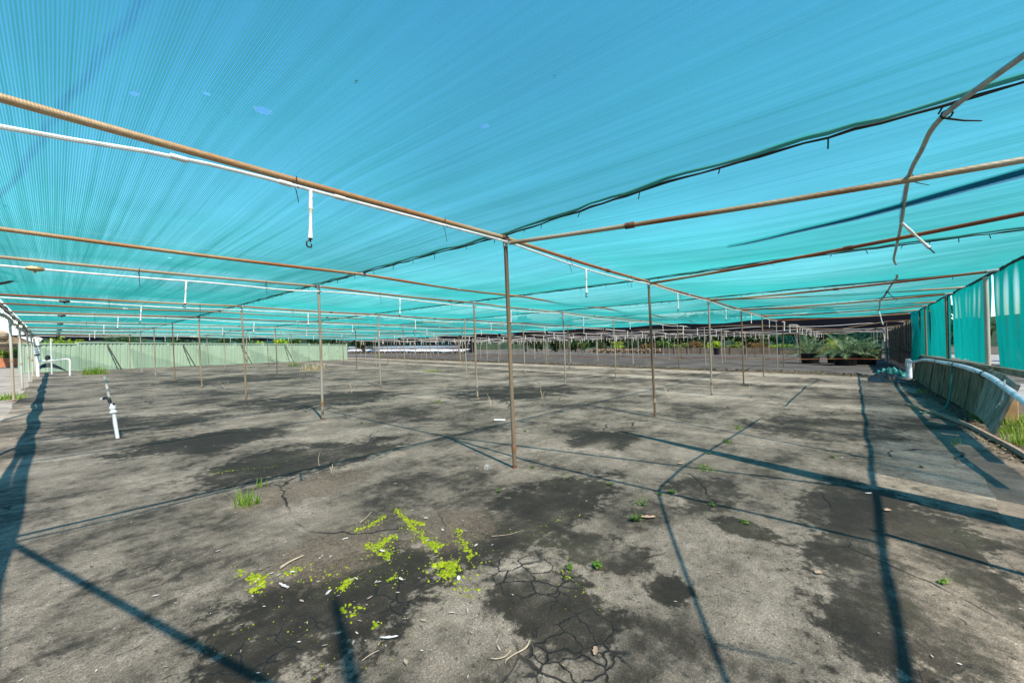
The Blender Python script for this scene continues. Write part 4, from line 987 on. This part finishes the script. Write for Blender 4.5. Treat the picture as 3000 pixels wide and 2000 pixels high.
b = B(); e2 = py(50, 1040, Y6+3); box(b, ((q.x+e2.x)/2, Y6+3.6, 1.), (e2.x-q.x, 4.4, 2.0)); part('brick_wall', b, M['brown_brick'], hs, False)
b = B(); prism(b, [py(14, 1053, Y6), py(47, 1028, Y6), py(50, 1030, Y6), py(20, 1056, Y6)], (0, .3, 0)); part('barge_board', b, M['dark_timber'], hs, False)
b = B(); q = py(14, 1022, Y6+2); lathe(b, q, [(.4, -.3), (.4, .1), (.5, .12), (.1, .3)], 10); part('roof_vent', b, M['pvc'], hs)
for k, (px, y1, Y, r, h, m, lab) in enumerate(((14, 1075, 52, 1.0, 1.6, 'tree_lime', 'bright lime shrub in front of the dark brick wall at far left'), (34, 1072, 52, 1.2, 1.6, 'hedge_olive', 'olive shrub by the orange garden edge at far left'))):
    q = py(px, y1, Y); bush((q.x, Y, h*.5), (r, r, h*.5), m, lab, None, 500, .14)
b = B(); q = py(33, 1085, 50); prism(b, [Vector((q.x-1.4, 50, 0)), Vector((q.x+.9, 50, 0)), Vector((q.x+.7, 50, .7)), Vector((q.x-.7, 50, .7))], (0, 2, 0))
solo('garden_edge', b, M['terracotta'], q, 'low terracotta garden bed edge at far left', 'garden bed', smooth=False)
for k, (px, Y, h, r) in enumerate(((-30, 85, 3.2, 5.), (25, 88, 3., 5.), (75, 90, 3., 5.))):
    q = py(px, 1020, Y); bush((q.x, Y, h*.55), (r, r, h*.45), 'tree_mid', 'green tree far behind the white roofed house, %s from the left' % ORDF[k], 'trees behind the house', 2200, .4, 'tree', cat='tree')

# ================================================================== weeds, moss, litter
def blade(bm, p, h, az, lean, w, n=4):
    d = Vector((math.cos(az), math.sin(az), 0)); s = Vector((-d.y, d.x, 0)); prev = None
    for k in range(n+1):
        t = k/n; c = Vector(p) + d*(lean*h*t*t) + Vector((0, 0, h*(t-.25*lean*t*t))); ww = w*(1-t)**.7
        cur = (bm.verts.new(c-s*ww), bm.verts.new(c+s*ww))
        if prev: bm.faces.new((prev[0], prev[1], cur[1], cur[0]))
        prev = cur
def tuft(px, py_, r, h, n, label, mat='grass_blade', group=None, w=.004):
    c = atZ(px, py_) if isinstance(px, (int, float)) and py_ is not None else Vector(px); b = B(); c.z = 0
    for k in range(n):
        a = rnd.random()*6.28; d = r*rnd.random()**.6; blade(b, (c.x+d*math.cos(a), c.y+d*math.sin(a), 0), h*rnd.uniform(.35, 1), rnd.random()*6.28, rnd.uniform(.1, .9), w)
    solo('grass_tuft', b, M[mat], c, label, 'grass', group, smooth=False)
tuft(725, 1478, .09, .17, 75, 'bright green grass tuft at the left rim of the bare soil patch')
tuft(768, 1425, .05, .1, 14, 'few upright grass blades right of the bright green tuft')
tuft(278, 1096, .5, .55, 220, 'large yellow green grass clump in front of the green fence at left', w=.012)
tuft(18, 1170, .35, .25, 160, 'yellow green grass patch beside the left edge posts', w=.01)
tuft(2165, 1258, .06, .12, 26, 'green weed tuft on the far end of the curved hose shadow')
tuft(2130, 1297, .05, .1, 24, 'green weed tuft midway along the curved hose shadow')
tuft(2060, 1372, .12, .03, 90, 'flat yellow green weed mat between the dark shadow lines', w=.004)
tuft(1283, 1180, .1, .14, 30, 'small yellow weed standing between the second and tallest posts')
tuft(1265, 1088, .5, .14, 150, 'bright green grass clump in the middle distance left of the tallest post', w=.008)
tuft(920, 1085, .7, .6, 160, 'dry yellow grass clump at the right end of the green fence', 'dead_grass', w=.012)
tuft(860, 1072, .4, .5, 80, 'yellow green grass clump below the stained part of the fence', w=.01)
tuft(1110, 1042, .9, .3, 200, 'yellow grass growing on the dirt ridge left of centre', w=.014)
tuft(2700, 1150, .1, .12, 60, 'low green weeds at the foot of the plank wall', w=.006)
tuft(2803, 1303, .04, .16, 12, 'tall thin grass blades in the curtain side shadow', w=.004)
for (px, y_) in ((2945, 1265), (2965, 1245), (2990, 1270), (2985, 1300), (2955, 1235)):
    tuft(px, y_, .16, .22, 70, 'green grass clump outside the asphalt edge at far right', group='grass clumps at the far right edge', w=.005)
b = B()
for k in range(2600):
    x = rnd.uniform(4.5, 10.5); y = rnd.uniform(-2.5, -1.45)
    if noise.noise(Vector((x*1.2, y*1.5, 0))) < -.1: continue
    blade(b, (x, y, 0), rnd.uniform(.03, .12), rnd.random()*6.28, rnd.uniform(.2, 1), .004, 2)
o = link('grass', mesh(b, 'grass', M['grass_blade'], (0, 0, 0), False)); tag(o, 'short sunlit grass outside the right edge of the asphalt', 'grass', None, 'stuff')
def weed(px, y_, n, h, label, group=None):
    c = atZ(px, y_); b = B()
    for k in range(n):
        a = rnd.random()*6.28; l = h*rnd.uniform(.4, 1); e = c + Vector((math.cos(a)*l*.6, math.sin(a)*l*.6, l*rnd.uniform(.2, .8))); tube(b, [c, c.lerp(e, .5)+Vector((0, 0, .01)), e], .0012, 3)
        for q in range(5):
            p = c.lerp(e, .3+.7*q/5) + Vector((rnd.uniform(-.012, .012), rnd.uniform(-.012, .012), .004)); s = rnd.uniform(.006, .014); az = rnd.random()*6.28; d = Vector((math.cos(az), math.sin(az), rnd.uniform(-.3, .5))); t = Vector((-d.y, d.x, 0))
            b.faces.new([b.verts.new(v) for v in (p-d*s, p+t*s*.7, p+d*s, p-t*s*.7)])
    solo('weed', b, M['weed_leaf'], c, label, 'weed', group, smooth=False)
weed(1860, 1525, 16, .1, 'leafy green weed beside the brown dead leaf at the hose shadow')
weed(1880, 1480, 8, .12, 'thin weed with pale stems above the leafy one')
weed(1750, 1660, 20, .05, 'small bright green weed cushion on the dark patch right of the moss')
for k, (px, y_) in enumerate(((1560, 1370), (1786, 1420), (1970, 1445), (2090, 1480), (2765, 1708), (2180, 1532), (1460, 1440), (2080, 1330), (1670, 1665), (1930, 1450), (2440, 1340), (2700, 1370), (1540, 1265), (1420, 1200), (1640, 1170), (1590, 1190), (1200, 1140), (1060, 1240), (870, 1200), (2060, 1150), (2200, 1165), (700, 1120), (560, 1160), (880, 1130))):
    weed(px, y_, 6, .045 if y_ > 1300 else .09, 'tiny green weed sprouting from a crack in the asphalt', 'tiny weeds in the asphalt')
# dry stalks
for k, (px, y_) in enumerate(((1588, 1170), (1440, 1195), (1960, 1165), (2190, 1150), (975, 1395), (1300, 1140), (660, 1140), (1030, 1150))):
    c = atZ(px, y_); b = B(); hh = .3 if y_ < 1300 else .13
    for q in range(4): e = c+Vector((rnd.uniform(-.5, .5)*hh, rnd.uniform(-.5, .5)*hh, hh*rnd.uniform(.6, 1))); tube(b, [c, c.lerp(e, .5)+Vector((.02*hh, 0, .1*hh)), e], [.005, .004, .002], 4)
    solo('dry_stalk', b, M['twig'], c, 'thin dry weed stalks standing out of the asphalt', 'weed', 'dry stalks on the asphalt')
# moss cushions
b = B(); mr = random.Random(3)
def cushion(p, r):
    n = 7; top = b.verts.new((p.x, p.y, r*.6)); a0 = mr.random()*6
    r1 = [b.verts.new((p.x+r*.62*math.cos(a0+k*6.283/n)*mr.uniform(.8, 1.2), p.y+r*.62*math.sin(a0+k*6.283/n)*mr.uniform(.8, 1.2), r*.56)) for k in range(n)]
    r2 = [b.verts.new((p.x+r*math.cos(a0+k*6.283/n)*mr.uniform(.75, 1.25), p.y+r*math.sin(a0+k*6.283/n)*mr.uniform(.75, 1.25), -.002)) for k in range(n)]
    for k in range(n):
        b.faces.new((top, r1[k], r1[(k+1) % n])); b.faces.new((r1[k], r2[k], r2[(k+1) % n], r1[(k+1) % n]))
    for k in range(10):
        a = mr.random()*6.28; d = r*mr.random(); q = Vector((p.x+d*math.cos(a), p.y+d*math.sin(a), r*.7*(1-(d/r)**2))); v = Vector((mr.gauss(0, .6), mr.gauss(0, .6), 1)).normalized()*r*.3; s = Vector((mr.gauss(0, 1), mr.gauss(0, 1), 0)).normalized()*r*.09
        b.faces.new([b.verts.new(x_) for x_ in (q-s, q+s, q+v)])
def mossline(pts, spread, n, r0=.005, r1=.015):
    n = int(n*1.7)
    P_ = samp([atZ(*p) for p in pts], .01)
    for k in range(n):
        q = mr.choice(P_); a = mr.random()*6.28; d = spread*2.3*abs(mr.gauss(0, .6))**1.3; cushion(Vector((q.x+d*math.cos(a), q.y+d*math.sin(a), 0)), (r0 + (r1-r0)*mr.random()**2.2)*(1 if d < spread else .55))
mossline([(1160, 1490), (1195, 1530), (1230, 1560), (1250, 1585), (1280, 1610)], .03, 150)
mossline([(1195, 1525), (1240, 1535)], .02, 36); mossline([(1130, 1510), (1080, 1540), (1040, 1555)], .035, 70, .004, .012)
mossline([(1290, 1650), (1330, 1660), (1310, 1690)], .045, 150, .007, .019)
mossline([(1150, 1570), (1110, 1600), (1140, 1630)], .05, 130, .005, .015); mossline([(1080, 1590), (1075, 1605)], .02, 26)
mossline([(1340, 1550), (1350, 1580), (1385, 1630), (1370, 1640)], .04, 75, .004, .013); mossline([(1260, 1590), (1290, 1600)], .03, 45)
mossline([(745, 1690), (765, 1705)], .025, 46, .007, .019); mossline([(740, 1730), (765, 1720)], .02, 34); mossline([(700, 1670), (710, 1685)], .025, 20, .004, .01)
mossline([(845, 1680), (880, 1660)], .04, 26, .004, .013); mossline([(1000, 1725), (1030, 1695)], .035, 44); mossline([(1140, 1700), (1160, 1680)], .04, 30, .003, .01)
mossline([(900, 1690), (1000, 1680)], .08, 34, .003, .007); mossline([(1000, 1780), (1045, 1800)], .05, 18); mossline([(600, 1395), (660, 1380), (810, 1365)], .06, 36, .003, .008)
mossline([(1100, 1830), (1105, 1832)], .01, 6); mossline([(1340, 1740), (1390, 1725)], .05, 18, .004, .01); mossline([(1500, 1560), (1750, 1500)], .2, 50, .002, .006); mossline([(1640, 1660), (1710, 1730)], .12, 36, .003, .008)
mossline([(900, 1760), (700, 1830), (1200, 1900)], .25, 50, .002, .006); mossline([(2060, 1372), (2090, 1375)], .06, 40, .003, .007); mossline([(1620, 1390), (1700, 1400)], .1, 30, .002, .006)
o = link('moss', mesh(b, 'moss', M['moss_green'])); tag(o, 'bright yellow green moss cushions spread over the dark muddy patch in the foreground', 'moss', None, 'stuff')
# damp leaf debris along the foot of the plank wall
b = B(); lr = random.Random(21)
def flake0(p, l, w, az):
    d = Vector((math.cos(az), math.sin(az), lr.uniform(-.4, .4))); s_ = Vector((-math.sin(az), math.cos(az), lr.uniform(-.4, .4)))
    b.faces.new([b.verts.new(v) for v in (p-d*l, p+s_*w, p+d*l, p-s_*w)])
for k in range(2600):
    x = 6.5 + 11*lr.random(); y = -1.42 + abs(lr.gauss(0, .12)) - .003*(x-9)
    flake0(Vector((x, y, .01+.05*lr.random()*max(0, 1-(y+1.42)/.2))), lr.uniform(.01, .035), lr.uniform(.004, .014), lr.random()*6.28)
o = link('wall_debris', mesh(b, 'wall_debris', M['debris'], (0, 0, 0), False)); tag(o, 'dark leaf debris heaped along the foot of the plank wall', 'litter', None, 'stuff')
# small litter scattered all over
b = B(); lr = random.Random(11)
def flake(p, l, w, az, tilt=.15, curl=.3):
    d = Vector((math.cos(az), math.sin(az), lr.uniform(-tilt, tilt))); s = Vector((-math.sin(az), math.cos(az), lr.uniform(-tilt, tilt)))
    a = [p-d*l, p-d*l*.3+s*w, p+d*l*.4+s*w*.8+Vector((0, 0, curl*w)), p+d*l, p+d*l*.3-s*w*.9+Vector((0, 0, curl*w)), p-d*l*.4-s*w]
    b.faces.new([b.verts.new(v) for v in a])
for k in range(430):
    u = lr.random(); D = 1.3*(14/1.3)**u; px = lr.uniform(-100, 3100); d = ray(px, 1600); d.z = 0; d = d/d.dot(FW); q = Vector((0, 0, 0)) + d*D; q.z = .008
    if not (-.5 < q.x < 19 and -.7 < q.y < 34): continue
    if lr.random() < .3: q = atZ(lr.gauss(1000, 260), min(1990, max(1350, lr.gauss(1680, 140)))); q.z = .008
    s = lr.uniform(.002, .0075)*(1 if D < 4 else 2.); flake(q, s*1.6, s*lr.uniform(.25, .7), lr.random()*6.28)
o = link('leaf_litter', mesh(b, 'leaf_litter', M['litter'], (0, 0, 0), False)); tag(o, 'small pale leaf scraps and chips scattered over the asphalt', 'litter', None, 'stuff')
b = B()
for k in range(2600):
    t_ = lr.random(); i = int(t_*(len(L1)-1)); q = L1[i].lerp(L2[i], lr.random()); q = q + Vector((lr.gauss(-.1, .25), lr.gauss(0, .2), .03+.03*lr.random())); s = lr.uniform(.02, .06); flake(q, s*1.4, s*lr.uniform(.3, .8), lr.random()*6.28, .6)
o = link('ridge_litter', mesh(b, 'ridge_litter', M['debris'], (0, 0, 0), False)); tag(o, 'brown leaf litter gathered on the dirt ridge at the edge of the asphalt', 'litter', None, 'stuff')
def leaf(px, y_, l, w, az, mat, label, name='leaf', cat='leaf'):
    c = atZ(px, y_); b = B()
    def f(u, v):
        t = u*2-1; ww = w*(1-t*t)**.6*(1+.25*math.sin(u*17)); s = (v*2-1)*ww
        d = Vector((math.cos(az), math.sin(az), 0)); n = Vector((-d.y, d.x, 0))
        return c + d*t*l + n*s + Vector((0, 0, .008 + .35*abs(s) + .12*l*t*t))
    grid(b, 10, 4, f); solo(name, b, M[mat], c, label, cat, smooth=False)
E2 = math.atan2(RT.y, RT.x)
leaf(1900, 1518, .055, .02, E2, 'dead_leaf', 'large pinkish brown dead leaf beside the curved hose shadow')
leaf(2398, 1681, .022, .016, E2+.3, 'dead_leaf', 'small curled tan leaf right of the dark oval stain')
leaf(1744, 1912, .026, .01, E2+1.3, 'dead_leaf', 'pale narrow leaf standing near the bottom centre edge')
leaf(1995, 1360, .035, .02, E2, 'dead_leaf', 'pale curled leaf touching the thin shadow line')
leaf(1962, 1308, .03, .012, E2, 'dead_leaf', 'orange leaf above the thick slanting shadow')
leaf(2600, 1497, .03, .02, E2+.4, 'dead_leaf', 'orange brown leaf near the dark vertical shadow at right')
leaf(2545, 1447, .03, .008, E2, 'paper_white', 'pale bark chip beside the crossing of the two thick shadows')
leaf(1140, 1872, .04, .007, E2+.1, 'paper_white', 'white feather like bark scrap near the bottom left of the moss', 'bark_scrap', 'bark')
leaf(832, 1720, .045, .008, E2-.5, 'paper_white', 'white sliver of bark left of the moss clumps', 'bark_scrap', 'bark')
leaf(1120, 1617, .022, .008, E2-.6, 'paper_white', 'white leaf scrap lying in the middle of the moss', 'bark_scrap', 'bark')
leaf(1175, 1700, .02, .007, E2-.7, 'paper_white', 'white curled scrap just below the left moss clumps', 'bark_scrap', 'bark')
leaf(1297, 1555, .016, .007, E2-1.1, 'paper_white', 'upright white scrap on the upper right moss', 'bark_scrap', 'bark')
leaf(1395, 1600, .018, .007, E2+1.1, 'paper_white', 'white scrap at the right side of the moss', 'bark_scrap', 'bark')
leaf(1248, 1520, .016, .008, E2, 'paper_white', 'white chip above the moss', 'bark_scrap', 'bark')
def twig(pts, r, label, mat='twig'):
    P_ = [atZ(x, y_) + Vector((0, 0, .012)) for x, y_ in pts]; b = B(); c = curve(P_, 5); tube(b, c, [r*(1-.5*k/len(c)) for k in range(len(c))], 6); solo('twig', b, M[mat], P_[0], label, 'twig')
twig([(1552, 1882), (1540, 1905), (1505, 1925), (1484, 1940), (1480, 1950)], .0032, 'longer pale curved twig near the bottom centre')
twig([(1497, 1912), (1480, 1930), (1455, 1937), (1438, 1935)], .0025, 'shorter pale bent twig near the bottom centre')
twig([(822, 1668), (850, 1650), (888, 1632)], .007, 'thick brown stick lying on bare soil left of the moss')
twig([(1055, 1535), (1075, 1518), (1088, 1503)], .003, 'thin pale stick at the upper left of the moss')
twig([(1060, 1943), (1085, 1925), (1110, 1912)], .002, 'thin straw beside the dark pole shadow at the bottom')
twig([(1440, 1575), (1490, 1570), (1535, 1557)], .0016, 'long thin straw right of the moss')
twig([(935, 1368), (933, 1345), (938, 1325)], .003, 'bent dry stalk at the top of the bare soil patch')
b = B(); q = atZ(1428, 1373); box(b, q+Vector((0, 0, .018)), (.075, .05, .035), tuple(Matrix.Rotation(.4, 3, 'Z').col)); bmesh.ops.subdivide_edges(b, edges=b.edges[:], cuts=3, use_grid_fill=True)
for v in b.verts: v.co += noise.noise_vector(v.co*45)*.008
solo('stone', b, M['stone'], q, 'grey and white stone lying left of the foot of the tallest post', 'stone')
b = B(); q = atZ(1463, 1232)-Vector((0, 0, 0)); tube(b, [q+RT*-.09+Vector((0, 0, .015)), q+RT*.1+Vector((0, 0, .012))], .013, 8)
solo('pipe_offcut', b, M['pvc'], atZ(1463, 1170), 'short white pipe offcut lying on the asphalt behind the tallest post', 'pipe')
b = B(); a = atZ(1780, 1090); c = atZ(1845, 1090); beam(b, a+Vector((0, 0, .04)), c+Vector((0, 0, .03)), .12, .06)
solo('timber_offcut', b, M['weather_timber'], a, 'pale rough plank lying at the foot of a far post right of centre', 'plank', smooth=False)

# ================================================================== LIGHT, SKY, CAMERA
to_sun = Vector((-.564, -1.656, 2.39)).normalized()
sun = bpy.data.lights.new('sun', 'SUN'); sun.energy = 5.0; sun.angle = R(.53); sun.color = (1, .92, .80)
so = bpy.data.objects.new('sun', sun); COL.objects.link(so); so.rotation_euler = to_sun.to_track_quat('Z', 'Y').to_euler(); so.location = (0, 0, 30)
w = bpy.data.worlds.new('World'); sc.world = w; w.use_nodes = True; nt = w.node_tree
bg = nt.nodes['Background']; sky = nt.nodes.new('ShaderNodeTexSky'); sky.sky_type = 'NISHITA'; sky.sun_disc = False
sky.sun_elevation = math.asin(to_sun.z); sky.sun_rotation = math.atan2(to_sun.x, to_sun.y); sky.altitude = 0; sky.air_density = 1.; sky.dust_density = .0; sky.ozone_density = 1.
hsv = nt.nodes.new('ShaderNodeHueSaturation'); hsv.inputs['Hue'].default_value = .487; hsv.inputs['Saturation'].default_value = 1.32
nt.links.new(sky.outputs[0], hsv.inputs['Color']); nt.links.new(hsv.outputs[0], bg.inputs[0]); bg.inputs[1].default_value = .15
cam = bpy.data.cameras.new('camera'); co = bpy.data.objects.new('camera', cam); COL.objects.link(co)
cam.sensor_width = 36; cam.lens = F/3000*36; cam.clip_end = 3000; cam.clip_start = .05
co.matrix_world = Matrix(((RT.x, UP.x, -FW.x, EYE.x), (RT.y, UP.y, -FW.y, EYE.y), (RT.z, UP.z, -FW.z, EYE.z), (0, 0, 0, 1)))
sc.camera = co
sc.view_settings.view_transform = 'Standard'; sc.view_settings.look = 'None'; sc.view_settings.gamma = 1; sc.view_settings.exposure = .85
sc.cycles.transparent_max_bounces = 24; sc.cycles.max_bounces = 8; sc.cycles.diffuse_bounces = 4
